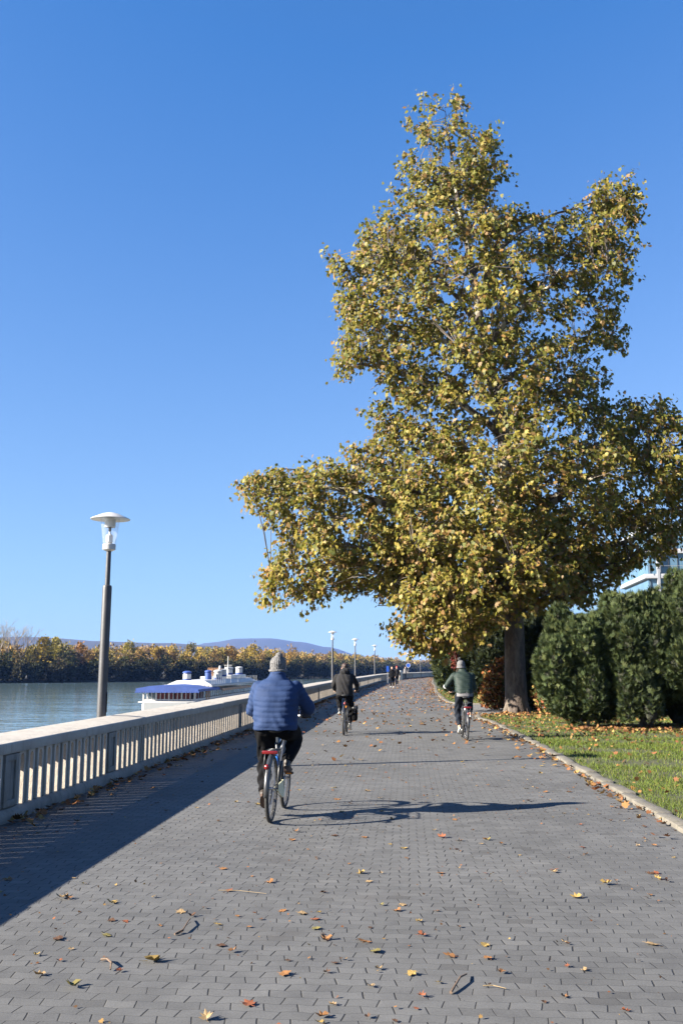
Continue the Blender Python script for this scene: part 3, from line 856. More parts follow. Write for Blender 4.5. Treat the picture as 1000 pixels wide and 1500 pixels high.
def thuja(label, lobes, n, seed, dark=1.0, size=.155, zmin=.05, hang=0.0):
    n = int(n * 1.75)
    rng = np.random.default_rng(seed)
    L0 = lobes[0]; root = empty('evergreen_shrub', (L0[0], L0[1], 0)); tag(root, label, 'shrub', 'evergreen shrubs beside the lawn')
    def loc(o): o.location = (-L0[0], -L0[1], 0); return o
    # each lobe carries smaller upright plumes, so that the surface is knobbly
    rs = random.Random(seed); pl = list(lobes)
    for (x, y, z, a, b, c) in lobes:
        for k in range(int(8 * a * c) + 5):
            th = rs.uniform(0, 6.28); ph = rs.uniform(-.65, .95); cp = math.cos(ph)
            r = rs.uniform(.20, .34)
            pl.append((x + a * .90 * cp * math.cos(th), y + b * .90 * cp * math.sin(th), max(z + c * .88 * math.sin(ph), .35), r, r, r * rs.uniform(1.4, 2.1)))
    P, N, k = lobes_points(rng, pl, n)
    ok = P[:, 2] > zmin + .15 * np.sin(P[:, 0] * 5); P, N, k = P[ok], N[ok], k[ok]; n = len(P)
    U = unit(N * .65 + np.array([0, 0, .75 - hang]) + rng.normal(size=(n, 3)) * .33)
    W = unit(np.cross(U, unit(N * .4 + rng.normal(size=(n, 3)))))
    sz = rng.uniform(.7, 1.3, n) * size
    Vs, Fs, Cs = [], [], []; off = 0
    pal = np.array([(.052, .076, .026), (.072, .095, .031), (.095, .110, .034), (.040, .060, .023)])
    lobe_t = rng.uniform(.82, 1.18, len(pl))[k]
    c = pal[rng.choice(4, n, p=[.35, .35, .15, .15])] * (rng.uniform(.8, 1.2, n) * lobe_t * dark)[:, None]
    for f in FAN:
        V, F = cards(P, U, W, f, sz, sz, fold=-.15, bend=-.2); Vs.append(V); Fs.append(F + off); off += len(V); Cs.append(np.repeat(c, 4, 0))
    loc(np_mesh('foliage', np.concatenate(Vs), np.concatenate(Fs), M_['needle'], root, np.concatenate(Cs)))
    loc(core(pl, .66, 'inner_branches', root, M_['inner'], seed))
    m = MB(); r = random.Random(seed)
    for j in range(4):
        m.tube([(L0[0] + r.uniform(-.2, .2), L0[1] + r.uniform(-.2, .2), -.03), (L0[0] + r.uniform(-.5, .5), L0[1] + r.uniform(-.4, .4), .9)], [.05, .03], 7)
    loc(m.build('stems', M_['twig'], root, smooth=True))
    return root

def leafy(name, label, lobes, n, seed, pal, size=.12, cat='shrub', stems=6, corek=.6, probs=None, group=None):
    rng = np.random.default_rng(seed); L0 = lobes[0]
    root = empty(name, (L0[0], L0[1], 0)); tag(root, label, cat, group)
    def loc(o): o.location = (-L0[0], -L0[1], 0); return o
    P, N, k = lobes_points(rng, lobes, n, (.45, 1.08)); n = len(P)
    U = unit(N * .4 + np.array([0, 0, -.1]) + rng.normal(size=(n, 3)) * .7); W = unit(np.cross(U, unit(N * .6 + rng.normal(size=(n, 3)) * .7)))
    sz = rng.uniform(.6, 1.3, n) * size
    V, F = cards(P, U, W, LEAF7, sz * .8, sz, fold=-.2)
    c = np.array(pal)[rng.choice(len(pal), n, p=probs)] * rng.uniform(.7, 1.25, (n, 1))
    loc(np_mesh('foliage', V, F, M_['litter'], root, np.repeat(c, len(LEAF7), 0)))
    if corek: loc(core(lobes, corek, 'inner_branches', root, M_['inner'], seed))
    m = MB(); r = random.Random(seed)
    for j in range(stems):
        l = r.choice(lobes); a = (L0[0] + r.uniform(-.25, .25), L0[1] + r.uniform(-.2, .2), -.03)
        b = (l[0] + r.uniform(-.8, .8) * l[3], l[1] + r.uniform(-.8, .8) * l[4], l[2] + r.uniform(.2, .9) * l[5])
        md = tuple((p + q) / 2 + r.uniform(-.1, .1) for p, q in zip(a, b)); m.tube([a, md, b], [.022, .016, .006], 6)
    loc(m.build('stems', M_['twig'], root, smooth=True))
    return root

thuja('rounded dark green evergreen shrub right of the plane trunk, narrowest of the hedge',
      [(6.5, 26.3, 1.45, .80, .85, 1.45), (5.95, 26.2, 1.35, .42, .5, 1.05), (6.25, 26.4, 2.15, .50, .6, .80), (7.0, 26.3, 1.3, .62, .7, 1.2), (6.75, 26.3, 2.20, .50, .55, .80), (5.8, 26.3, 1.7, .35, .4, .8)], 11000, 21, 1.15)
thuja('wide dark green evergreen shrub with drooping sprays, middle of the lawn hedge',
      [(8.05, 26.2, 1.95, .95, .95, 1.55), (7.55, 25.9, 1.75, .55, .65, 1.0), (7.68, 26.2, 2.65, .52, .55, .8), (7.35, 26.5, 2.0, .5, .6, 1.2), (8.65, 25.7, 1.7, .75, .75, 1.0), (8.9, 26.0, 2.3, .6, .7, 1.1), (8.35, 26.3, 2.85, .42, .5, .8), (7.85, 25.45, .75, .5, .45, .65)], 13000, 22, 1.0, zmin=.30)
thuja('tallest dark green evergreen shrub at the right edge of the lawn',
      [(9.85, 26.3, 2.2, 1.15, 1.05, 1.75), (9.1, 25.6, 1.75, .65, .7, .9), (9.3, 26.2, 2.6, .7, .8, 1.0), (9.45, 26.0, 3.3, .50, .6, .9), (10.3, 25.8, 3.2, .9, .9, 1.3), (10.2, 25.2, 1.5, .8, .7, 1.0), (9.0, 25.9, 2.75, .38, .45, .7), (9.3, 27.3, .8, .9, .6, .85), (10.6, 27.3, .8, 1.1, .6, .85)], 14000, 23, 1.0, zmin=.16)
thuja('darker evergreen shrub between the plane trunk and the rounded shrub',
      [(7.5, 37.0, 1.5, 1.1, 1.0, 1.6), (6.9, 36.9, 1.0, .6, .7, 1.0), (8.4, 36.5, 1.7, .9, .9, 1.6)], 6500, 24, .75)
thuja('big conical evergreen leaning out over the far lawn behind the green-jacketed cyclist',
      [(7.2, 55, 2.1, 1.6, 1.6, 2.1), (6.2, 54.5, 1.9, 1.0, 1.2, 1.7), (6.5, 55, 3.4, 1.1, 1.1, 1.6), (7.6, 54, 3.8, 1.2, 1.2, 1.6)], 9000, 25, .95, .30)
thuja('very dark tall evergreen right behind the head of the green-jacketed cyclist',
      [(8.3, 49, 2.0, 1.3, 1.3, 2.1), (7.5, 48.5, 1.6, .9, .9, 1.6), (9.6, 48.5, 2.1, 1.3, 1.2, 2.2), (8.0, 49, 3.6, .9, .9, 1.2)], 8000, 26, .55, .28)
leafy('autumn_shrub', 'orange-brown autumn shrub at the foot of the plane tree by the side path', [(6.15, 37.8, .95, .65, .6, .95), (5.85, 37.6, .55, .5, .5, .55), (6.5, 38.0, 1.3, .5, .5, .75)], 2600, 31,
      [(.26, .10, .03), (.18, .06, .025), (.30, .17, .05), (.12, .10, .035)], .13, corek=.35)
leafy('red_leaved_shrub', 'dark red-leaved shrub top just behind the green-jacketed cyclist', [(6.0, 50.5, 2.45, .40, .4, .28), (5.95, 50.5, 1.9, .22, .2, .4)], 700, 32,
      [(.10, .018, .015), (.07, .014, .013), (.12, .04, .02)], .13, corek=0)
leafy('mixed_shrub', 'low straggling green and reddish shrub between the plane trunk and the rounded evergreen', [(7.15, 33.5, .75, .55, .5, .7), (7.6, 33.2, .55, .5, .5, .55), (7.35, 33.6, 1.5, .4, .4, .7)], 1700, 33,
      [(.05, .075, .025), (.08, .10, .03), (.20, .07, .03), (.24, .17, .05)], .12, corek=.3)

# ---- grass and leaf litter
def in_poly(P, line):
    A = np.array([(p[0], p[1]) for p in line]); B = np.roll(A, -1, 0); c = np.zeros(len(P), bool)
    for a, b in zip(A, B):
        if a[1] == b[1]: continue
        c ^= ((a[1] > P[:, 1]) != (b[1] > P[:, 1])) & (P[:, 0] < (b[0] - a[0]) * (P[:, 1] - a[1]) / (b[1] - a[1]) + a[0])
    return c
LAWN_POLY = [(p.x + .10, p.y) for p in LAWN_EDGE if p.y < 36.4] + [(30, 36), (30, -6)]
FAR_POLY = [(p.x + .1, p.y) for p in FAR_EDGE if p.y > 42.9 and p.y < 130] + [(60, 130), (60, 45)]
def grass():
    rng = np.random.default_rng(8)
    Ps = []
    for y0, y1, x1, n in ((6, 14, 5.6, 26000), (14, 22, 8.5, 40000), (22, 36.5, 12.5, 42000)):
        P = rng.uniform((3.3, y0), (x1, y1), (n, 2)); P = P[in_poly(P, LAWN_POLY)]
        dn = np.sin(P[:, 0] * 2.1 + 1.3 * np.sin(P[:, 1] * 1.7)) + np.sin(P[:, 1] * 2.6 + P[:, 0]) 
        Ps.append(P[(dn + rng.normal(size=len(P)) * .9) > -1.1])
    P = rng.uniform((5, 42.9), (11, 75), (16000, 2)); Ps.append(P[in_poly(P, FAR_POLY)])
    P = np.concatenate(Ps)
    lx = np.interp(P[:, 1], [p.y for p in LAWN_EDGE if p.y < 31], [p.x for p in LAWN_EDGE if p.y < 31]); dk = P[:, 0] - lx
    bare = np.sin(P[:, 0] * 1.3 + 2 * np.sin(P[:, 1] * .8)) + np.sin(P[:, 1] * 1.9 + 1.7 * P[:, 0]) + .6 * np.sin(P[:, 1] * 5.1)
    ok = (P[:, 1] > 36) | ((rng.random(len(P)) < np.clip(.25 + dk * 2.6, 0, 1)) & ((bare < 1.15) | (rng.random(len(P)) < .3)) & (np.hypot(P[:, 0] - 6.2, P[:, 1] - 34.6) > .9 + .5 * rng.random(len(P))))
    P = P[ok]; n = len(P)
    P3 = np.concatenate([P, np.full((n, 1), .01)], 1)
    U = unit(np.array([0, 0, 1.0]) + rng.normal(size=(n, 3)) * .42); U[:, 2] = np.abs(U[:, 2])
    W = unit(np.cross(U, unit(rng.normal(size=(n, 3)))))
    far = np.clip((P[:, 1] - 10) / 40, 0, 1)
    h = rng.uniform(.035, .085, n); wd = (.006 + .022 * far) * rng.uniform(.7, 1.4, n)
    V, F = cards(P3, U, W, [(-.5, 0), (.5, 0), (.28, .6), (0, 1)], wd, h)
    pal = np.array([(.088, .130, .018), (.120, .165, .024), (.155, .180, .034), (.20, .17, .055)])
    c = pal[rng.choice(4, n, p=[.36, .38, .19, .07])] * rng.uniform(.75, 1.2, (n, 1))
    tag(np_mesh('grass', V, F, M_['grass'], None, np.repeat(c, 4, 0)), 'short green grass of the lawns, strewn with dry leaves', 'grass', kind='stuff')
grass()
LITTER = np.array([(.24, .12, .045), (.28, .17, .06), (.19, .08, .034), (.11, .06, .03), (.33, .22, .075), (.25, .09, .035)])
def litter_cards(rng, P3, size, flat=.35):
    n = len(P3)
    a = rng.uniform(0, 6.28, n)
    U = unit(np.stack([np.cos(a), np.sin(a), rng.normal(size=n) * flat], 1))
    W = unit(np.cross(U, np.array([0, 0, 1.0]) + rng.normal(size=(n, 3)) * flat))
    return cards(P3, U, W, LEAF9, size, size, fold=rng.uniform(.1, .45), bend=.25)
def litter():
    rng = np.random.default_rng(9)
    # on the lawns and under the shrubs
    P = np.concatenate([rng.uniform((3.4, 8), (9.5, 24), (520, 2)), rng.uniform((4.2, 22.5), (11, 34), (1500, 2)), rng.uniform((5.6, 24.2), (10.5, 25.6), (700, 2)), rng.normal((6.0, 33.4), (1.0, 1.1), (500, 2))])
    P = P[in_poly(P, LAWN_POLY)]
    Q = rng.uniform((5.2, 43), (11, 75), (1800, 2)); Q = Q[in_poly(Q, FAR_POLY)]
    P = np.concatenate([P, Q]); n = len(P)
    P3 = np.concatenate([P, rng.uniform(.03, .08, (n, 1))], 1)
    V, F = litter_cards(rng, P3, rng.uniform(.04, .10, n), .5)
    c = LITTER[rng.choice(6, n, p=[.25, .15, .25, .2, .1, .05])] * rng.uniform(.7, 1.15, (n, 1))
    tag(np_mesh('lawn_leaf_litter', V, F, M_['litter'], None, np.repeat(c, 12, 0)), 'dry brown leaves lying over the lawns and under the shrubs', 'leaf litter', kind='stuff')
    # far along the promenade: too many to count
    P = []
    for y0, y1, n in ((17, 27, 520), (27, 45, 1700), (45, 90, 5200), (90, 215, 9000)):
        y = rng.uniform(y0, y1, n); xl = np.array([WL.at(sB(v))[0].x for v in y]) + .05
        fe = np.array([(p.x, p.y) for p in FAR_EDGE if p.y > 46]); le = np.array([(p.x, p.y) for p in LAWN_EDGE if p.y < 31])
        xr = np.where(y < 31, np.interp(y, le[:, 1], le[:, 0]), np.where(y < 46, 5.0, np.interp(y, fe[:, 1], fe[:, 0])))
        t = rng.random(n); near_edge = rng.random(n) < .30
        t = np.where(near_edge, np.where(rng.random(n) < .45, np.abs(rng.normal(size=n)) * .06, 1 - np.abs(rng.normal(size=n)) * .07), t)
        # drifts
        k = np.sin(y * .9 + 2 * np.sin(xl + t * 7)) + rng.normal(size=n) * .9 > -.3
        P.append(np.stack([xl + (xr - xl) * np.clip(t, 0, 1), y], 1)[k])
    y = rng.uniform(7, 60, 900); P.append(np.stack([np.array([WL.at(sB(v))[0].x for v in y]) + .04 + np.abs(rng.normal(size=900)) * .16, y], 1))
    y = rng.uniform(8, 30, 260); P.append(np.stack([np.interp(y, le[:, 1], le[:, 0]) - .10 - np.abs(rng.normal(size=260)) * .13, y], 1))
    P = np.concatenate(P); n = len(P); P3 = np.concatenate([P, rng.uniform(.012, .03, (n, 1))], 1)
    V, F = litter_cards(rng, P3, rng.uniform(.045, .10, n), .30)
    c = LITTER[rng.choice(6, n, p=[.28, .14, .26, .17, .07, .08])] * rng.uniform(.75, 1.15, (n, 1))
    tag(np_mesh('leaf_litter', V, F, M_['litter'], None, np.repeat(c, 12, 0)), 'brown and orange leaves scattered over the far stretch of the promenade', 'leaf litter', kind='stuff')
litter()
def debris():
    rng = np.random.default_rng(19); n = 2600
    y = 4.2 + 13 * rng.random(n) ** .8; x = rng.uniform(-4, 4.3, n)
    ok = (x > wx(y) + .05) & (x < np.interp(y, [4, 10, 19.4, 30], [3.25, 3.35, 3.95, 4.2]))
    k = np.sin(x * 3.1 + 2 * np.sin(y * 1.3)) + np.sin(y * 2.3 + x) + rng.normal(size=n) > -.6
    P = np.stack([x, y, rng.uniform(.004, .010, n)], 1)[ok & k]; n = len(P)
    V, F = litter_cards(rng, P, rng.uniform(.006, .022, n) * np.where(rng.random(n) < .1, 1.6, 1), .3)
    c = LITTER[rng.choice(6, n, p=[.22, .12, .24, .30, .06, .06])] * rng.uniform(.6, 1.1, (n, 1))
    tag(np_mesh('leaf_crumbs', V, F, M_['litter'], None, np.repeat(c, 12, 0)), 'tiny crumbs of dry leaf strewn over the near paving', 'leaf crumbs', kind='stuff')
debris()

# ------------------------------------------------------------------ the far bank
YEL, ORA, OLI, GRN, BRO = (.42, .29, .065), (.30, .195, .065), (.25, .205, .055), (.08, .08, .028), (.23, .155, .085)
def tree_cards(rng, x, y, z0, h, r, n, pal, sz, low=.25):
    """crown of small leaf clumps: several lobes, tinted by clump"""
    nl = 7; L = []
    for k in range(nl):
        a = rng.uniform(0, 6.28); t = rng.uniform(low + .12, .93); rr = r * (1 - abs(t - .5) * 1.0) * rng.uniform(.45, .75)
        d = r * .55 * (1 - abs(t - .45) * 1.2) * rng.uniform(.3, 1)
        L.append((x + d * math.cos(a), y + d * math.sin(a), z0 + h * t, rr, rr, rr * rng.uniform(.8, 1.3)))
    L.append((x, y, z0 + h * (.5 + low * .5), r * .75, r * .75, h * (.5 - low * .4)))
    L = np.array(L); k = rng.choice(len(L), n); d = unit(rng.normal(size=(n, 3))); P = L[k, :3] + d * L[k, 3:] * rng.uniform(.6, 1.08, (n, 1))
    U = unit(d * .8 + rng.normal(size=(n, 3)) * .6 + np.array([0, 0, .5])); W = unit(np.cross(U, unit(d * .5 + rng.normal(size=(n, 3)))))
    s = rng.uniform(.6, 1.4, n) * sz
    V, F = cards(P, U, W, [(-.45, 0), (.4, .1), (.3, .8), (-.1, 1.0)], s * .75, s)
    lt = rng.uniform(.85, 1.15, len(L))[k]
    c = np.array(pal)[None, :] * (rng.uniform(.7, 1.25, n) * lt)[:, None]
    return V, F, np.repeat(c, 4, 0)
def trunk_mb(m, x, y, z0, h, r, rnd, forks=4):
    m.tube([(x, y, z0 - .3), (x + rnd.uniform(-.2, .2), y, z0 + h * .35), (x + rnd.uniform(-.4, .4), y, z0 + h * .8)], [r, r * .75, r * .2], 7)
    for k in range(forks):
        zf = z0 + h * rnd.uniform(.25, .5); a = rnd.uniform(0, 6.28); l = h * rnd.uniform(.2, .35)
        m.tube([(x, y, zf), (x + math.cos(a) * l * .4, y + math.sin(a) * l * .4, zf + l * .6), (x + math.cos(a) * l * .6, y + math.sin(a) * l * .6, zf + l)], [r * .5, r * .35, r * .1], 5)
def on_bank(px, off):
    """point OFF metres inland of the far water line on the bearing PX (bearing in the photo's columns)"""
    b = (px - 500) / 1400
    best = min(range(len(BANK)), key=lambda i: abs(BANK[i].x / max(BANK[i].y, 1) - b) if BANK[i].y > 100 else 9)
    d = BANK[best].y * 1.0; d += off * 1.15
    return b * d, d
def woods():
    rng = np.random.default_rng(12); rnd = random.Random(12); Vs, Fs, Cs = [], [], []; off = 0
    q0, q1 = 1150, 3700
    fr = [i for i, p in enumerate(BANK) if p.y > 200 and p.y < 1700]
    q = BL.L[fr[0]]; qe = BL.L[fr[-1]]
    tm = MB()
    while q < qe:
        p, n = BL.at(q); dist = p.y
        for row, (o0, o1, h0, h1) in enumerate(((0, 5, 4.0, 6.5), (4, 10, 6.5, 10), (12, 24, 11, 14), (26, 44, 12.0, 15.5), (48, 75, 13, 16))):
            if row > 2 and dist > 900: continue
            for _ in range(3 if row == 0 else 1):
                c = p + n * rng.uniform(o0, o1) + Vector((rng.normal() * 2, rng.normal() * 2, 0)); h = rng.uniform(h0, h1); r = h * (rng.uniform(.30, .42) if row > 1 else .62)
                if row == 0: pal = (.030, .033, .014) if rng.random() < .7 else (.05, .045, .02)  # low shrubs, coloured dark to carry the shade at the woods' foot
                elif row == 1: pal = (.048, .052, .02) if rng.random() < .65 else ((.10, .085, .03) if rng.random() < .6 else (.075, .06, .035))
                else: pal = [YEL, ORA, OLI, BRO, GRN][rng.choice(5, p=[.24, .26, .26, .19, .05])]
                nn = int(np.clip(420 * 380 / dist, 120, 460))
                V, F, Cc = tree_cards(rng, c.x, c.y, -3.0, h, r, nn, pal, .85 * max(1, (dist / 420) ** .5), .05 if row < 2 else .22)
                Vs.append(V); Fs.append(F + off); Cs.append(Cc); off += len(V)
                if row == 2 and dist < 600: trunk_mb(tm, c.x, c.y, -3, h, .22, rnd, 2)
        q += 6.2 if dist < 500 else 9.0
    o = np_mesh('riverside_woods', np.concatenate(Vs), np.concatenate(Fs), M_['farleaf'], None, np.concatenate(Cs))
    tag(o, 'long belt of autumn woods in yellow, orange and dark green along the far bank', 'woods', kind='stuff')
    t = tm.build('trunks', M_['twig'], o)
    print('woods quads', off // 4)
woods()

def far_tree(name, label, px, off, h, r, pal, seed, low=.2, n=800, sz=.75, grp='trees of the far bank that stand out'):
    rng = np.random.default_rng(seed); rnd = random.Random(seed); x, y = on_bank(px, off)
    root = empty(name, (x, y, -3)); tag(root, label, 'tree', grp)
    V, F, C = tree_cards(rng, 0, 0, 0, h, r, n, pal, sz, low)
    np_mesh('crown', V, F, M_['farleaf'], root, C)
    m = MB(); trunk_mb(m, 0, 0, 0, h, .25, rnd); m.build('trunk', M_['twig'], root, smooth=True)
def bare_tree(label, px, off, h, seed):
    rnd = random.Random(seed); x, y = on_bank(px, off); root = empty('bare_tree', (x, y, -3)); tag(root, label, 'tree', 'leafless trees on the far bank')
    m = MB(); m.tube([(0, 0, -.3), (.2, 0, h * .22), (.1, 0, h * .4)], [.34, .27, .2], 8); m.build('trunk', M_['bare'], root, smooth=True)
    m = MB()
    def grow(p, d, l, r, lev):
        e = p + d * l; mid = p + d * l * .5 + Vector((rnd.gauss(0, .03), rnd.gauss(0, .03), 0)) * l
        m.tube([p, mid, e], [r, r * .8, r * .55], 5, cap=False)
        if lev == 0: return
        for k in range(3 if lev > 1 else 4):
            nd = (d + Vector((rnd.gauss(0, .38), rnd.gauss(0, .38), rnd.uniform(.0, .25)))).normalized()
            grow(p + d * l * rnd.uniform(.55, 1.0), nd, l * rnd.uniform(.55, .75), r * .5, lev - 1)
    for k in range(5):
        a = k * 1.26 + rnd.uniform(-.3, .3)
        grow(Vector((.15, 0, h * rnd.uniform(.25, .4))), Vector((math.cos(a) * .42, math.sin(a) * .42, 1)).normalized(), h * .30, .19, 3)
    m.build('crown', M_['bare'], root)
bare_tree('leafless grey tree at the far left end of the far bank', 2, 12, 23.5, 1)
bare_tree('slim leafless tree on the far bank, second from the left end', 19, 14, 22, 2)
bare_tree('forked leafless tree on the far bank, nearest to the golden tree', 37, 10, 22.5, 3)
far_tree('poplar_tree', 'broad golden-yellow tree right beside the leafless trees on the far bank', 68, 12, 16.8, 5.2, (.36, .25, .04), 41)
far_tree('poplar_tree', 'yellow-green tree merging with the golden tree on its right', 87, 14, 16.3, 4.6, (.25, .21, .045), 42)
far_tree('willow_tree', 'dark green rounded willow at the water below the golden tree', 104, 4, 11.2, 5.6, (.055, .06, .028), 43, .02)
far_tree('maple_tree', 'orange-brown tree just left of the near lamp post on the far bank', 121, 20, 14.5, 4.4, (.28, .15, .05), 44)
far_tree('poplar_tree', 'tall yellow-green tree with a rounded top just right of the near lamp post', 195, 16, 16.2, 4.0, (.24, .20, .04), 45)
far_tree('poplar_tree', 'yellow tree above the blue awning of the river boat', 232, 20, 14.5, 4.6, (.32, .22, .045), 46)
far_tree('willow_tree', 'olive tree rising above the boat ventilator drums', 281, 16, 16.0, 4.4, (.19, .16, .045), 47)
far_tree('poplar_tree', 'bright yellow tree left of the blue-jacketed cyclist, behind the boat mast', 372, 14, 16.5, 5.4, (.38, .27, .045), 48)
far_tree('maple_tree', 'amber tree on the far bank left of the boat mast', 340, 24, 15.2, 5.0, (.32, .19, .045), 49)
far_tree('maple_tree', 'amber tree seen just right of the grey woollen hat', 428, 20, 16.0, 5.2, (.33, .205, .05), 50)

# ------------------------------------------------------------------ river boat
def boat():
    ang = math.atan2(1, .07) - math.pi / 2
    root = empty('river_boat', (-26, 127, -4.8), ang); tag(root, 'long white moored river boat with a blue awning and white upper deck', 'boat')
    Wd, Ln = 7.0, 52.0
    # local: x 0..7 across (front end faces the camera), y 0..52 along, z above the water
    m = MB()
    sec = [(.35, -.3), (.0, .9), (-.05, 1.95), (7.05, 1.95), (7.0, .9), (6.65, -.3)]
    n = len(sec); vs = []
    for i, (y, k) in enumerate(((-1.6, .80), (-.5, .95), (0.6, 1.0), (Ln, 1.0))):
        for x, z in sec: vs.append((3.5 + (x - 3.5) * k, y if z > .5 else y + .6 * (i < 3), z))
    fs = [(i * n + a, (i + 1) * n + a, (i + 1) * n + (a + 1) % n, i * n + (a + 1) % n) for i in range(3) for a in range(n)]
    fs += [tuple(range(n)), tuple(3 * n + a for a in range(n - 1, -1, -1))]
    m.add(vs, fs); m.box((3.5, 25, 2.0), (7.3, 52.6, .16), bev=.05)
    hull = m.build('hull', M_['boat_white'], root, auto=40)
    m = MB()
    for z in (1.5, 1.0): m.box((7.06, 25, z), (.08, 51, .07))
    m.build('rubbing_strake', M_['boat_blue'], hull)
    # main saloon: posts, window bands, solid panels
    z0, z1 = 2.10, 3.42
    m = MB(); m.box((3.5, 26, (z0 + z1) / 2), (6.0, 49, z1 - z0 - .06)); m.build('saloon', M_['boat_glass'], root)
    fr = MB(); cu = MB()
    for i, x in enumerate(np.linspace(.12, 6.88, 13)):
        fr.box((x, .28, (z0 + z1) / 2), (.10 if i % 3 else .2, .10, z1 - z0), bev=.02)
    fr.box((3.5, .30, z0 + .12), (6.9, .08, .24)); fr.box((3.5, .30, z1 - .06), (6.9, .08, .12))
    fr.box((.12, 25, z0 + .12), (.09, 49, .24)); fr.box((.12, 25, z1 - .06), (.09, 49, .12))
    for y in np.arange(2, 50, 2.2): fr.box((.12, y, (z0 + z1) / 2), (.08, .14, z1 - z0))
    for i, y in enumerate(np.arange(.9, 49.6, 1.62)):
        fr.box((6.90, y, (z0 + z1) / 2), (.09, .15, z1 - z0), bev=.02)
    fr.box((6.90, 25, z0 + .13), (.08, 49, .26)); fr.box((6.90, 25, z1 - .06), (.08, 49, .12))
    fr.build('window_frame', M_['boat_white'], root)
    for a, b in ((1.8, 2.9), (3.1, 4.0), (4.3, 4.9), (5.4, 6.4)):
        cu = MB()
        for q in range(5): cu.box((a + (b - a) * (q + .5) / 5, .42 + .02 * (q % 2), z0 + .62), ((b - a) / 5 + .004, .04, .80), bev=.012)
        cu.build('curtain', M_['boat_red'], root)
    for y in (2.0, 3.7, 5.2):
        cu = MB()
        for q in range(5): cu.box((6.72 - .02 * (q % 2), y - .5 + q * .24, z0 + .62), (.04, .244, .85), bev=.012)
        cu.build('curtain', M_['boat_red'], root)
    rl = MB()
    for zz in (4.75, 5.05): rl.tube([(7.15, 10, zz), (7.15, 50, zz)], .02, 5)
    for y in np.arange(10, 50.5, 1.6): rl.tube([(7.15, y, 4.03), (7.15, y, 5.06)], .022, 5)
    rl.build('railing', M_['lampwhite'], root)
    d = MB()
    for y in (7.6, 9.2): d.box((6.93, y, z0 + .62), (.07, .95, 1.22), bev=.02)
    d.build('door', M_['boat_wood'], root)
    # blue awning over the front saloon
    a = MB(); prof = [(-.6, 3.72), (-.6, 3.30), (7.6, 3.30), (7.6, 3.62), (5.6, 4.0), (3.4, 4.15), (1.2, 4.05)]
    MX = Matrix(((1, 0, 0, 0), (0, 0, -1, 0), (0, 1, 0, 0), (0, 0, 0, 1)))
    a.prism(prof, -13.5, .9, MX)
    aw = a.build('awning', M_['boat_blue'], root)
    a = MB()
    for i in range(26): a.box((-.55 + i * .326, -.93, 3.27), (.28, .02, .18), bev=.008)
    a.build('valance', M_['boat_blue'], aw)
    # timber fascia along the side further aft
    f = MB(); f.box((7.35, 28, 3.36), (.9, 27, .20), bev=.03); f.box((7.78, 28, 3.20), (.05, 27, .22)); f.build('timber_fascia', M_['boat_wood'], root)
    # upper deck roof with scalloped edge
    u = MB(); u.box((3.9, 30, 3.98), (6.6, 42, .12), bev=.04)
    u.add([(.9, 9, 4.04), (7.3, 9, 4.04), (7.3, 50, 4.04), (.9, 50, 4.04), (2.2, 9.6, 4.62), (6.1, 9.6, 4.62), (6.1, 49, 4.62), (2.2, 49, 4.62)], [(0, 1, 5, 4), (1, 2, 6, 5), (2, 3, 7, 6), (3, 0, 4, 7), (4, 5, 6, 7)])
    rf = u.build('roof', M_['boat_white'], root)
    s = MB()
    for i in range(60): s.box((7.26, 9.4 + i * .68, 3.86), (.04, .56, .22), bev=.015)
    for i in range(12): s.box((1.1 + i * .55, 8.98, 3.86), (.46, .04, .22), bev=.015)
    s.build('scalloped_edge', M_['boat_white'], rf)
    d = MB()
    for y0, y1, x0, x1, zz in ((24, 30, 2.4, 5.4, .42), (31, 45, 2.0, 6.0, .62)):
        d.box(((x0 + x1) / 2, (y0 + y1) / 2, 4.62 + zz / 2), (x1 - x0, y1 - y0, zz), bev=.06)
    d.build('deck_house', M_['boat_white'], root, auto=40)
    # ventilator drums
    def vent(x, y, zb, r, h, kind):
        v = MB(); v.lathe([(r * 1.05, 0), (r * 1.05, h * .22), (r, h * .23), (r, h * .68), (r * .82, h * .74)], (x, y, zb), 18)
        body = v.build('ventilator', M_['boat_blue'] if kind == 'blue' else M_['boat_white'], root, auto=40)
        v = MB(); v.lathe([(r * 1.06, h * .03), (r * 1.06, h * .24)], (x, y, zb), 18); v.build('band', M_['boat_blue'], body, auto=40)
        v = MB(); v.lathe([(r * .8, h * .74), (r * 1.1, h * .78), (r * 1.1, h * .90), (r * .5, h), (0, h)], (x, y, zb), 18)
        v.build('hood', M_['boat_blue'] if kind in ('blue', 'bluecap') else M_['lampwhite'], body, auto=40)
    vent(3.0, 12.5, 4.45, .58, 1.5, 'bluecap'); vent(4.4, 20.5, 4.6, .50, 1.45, 'blue'); vent(5.6, 22, 4.55, .62, 1.55, 'white')
    vent(5.2, 28.5, 5.0, .48, 1.2, 'white'); vent(5.0, 34, 5.2, .66, 1.35, 'white'); vent(5.3, 42, 5.2, .60, 1.4, 'white')
    v = MB(); v.tube([(5.75, 22, 5.6), (5.9, 22, 6.7)], [.22, .16], 10); v.build('funnel', M_['lampwhite'], root, smooth=True)
    ms = MB(); ms.tube([(5.0, 33.2, 5.2), (5.0, 33.2, 8.3)], [.10, .06], 8); ms.box((5.0, 33.2, 6.8), (1.3, .08, .08)); ms.box((4.5, 33.2, 6.6), (.06, .06, .5)); ms.build('mast', M_['lampwhite'], root)
    # folding timber furniture stacked on the roof
    t = MB()
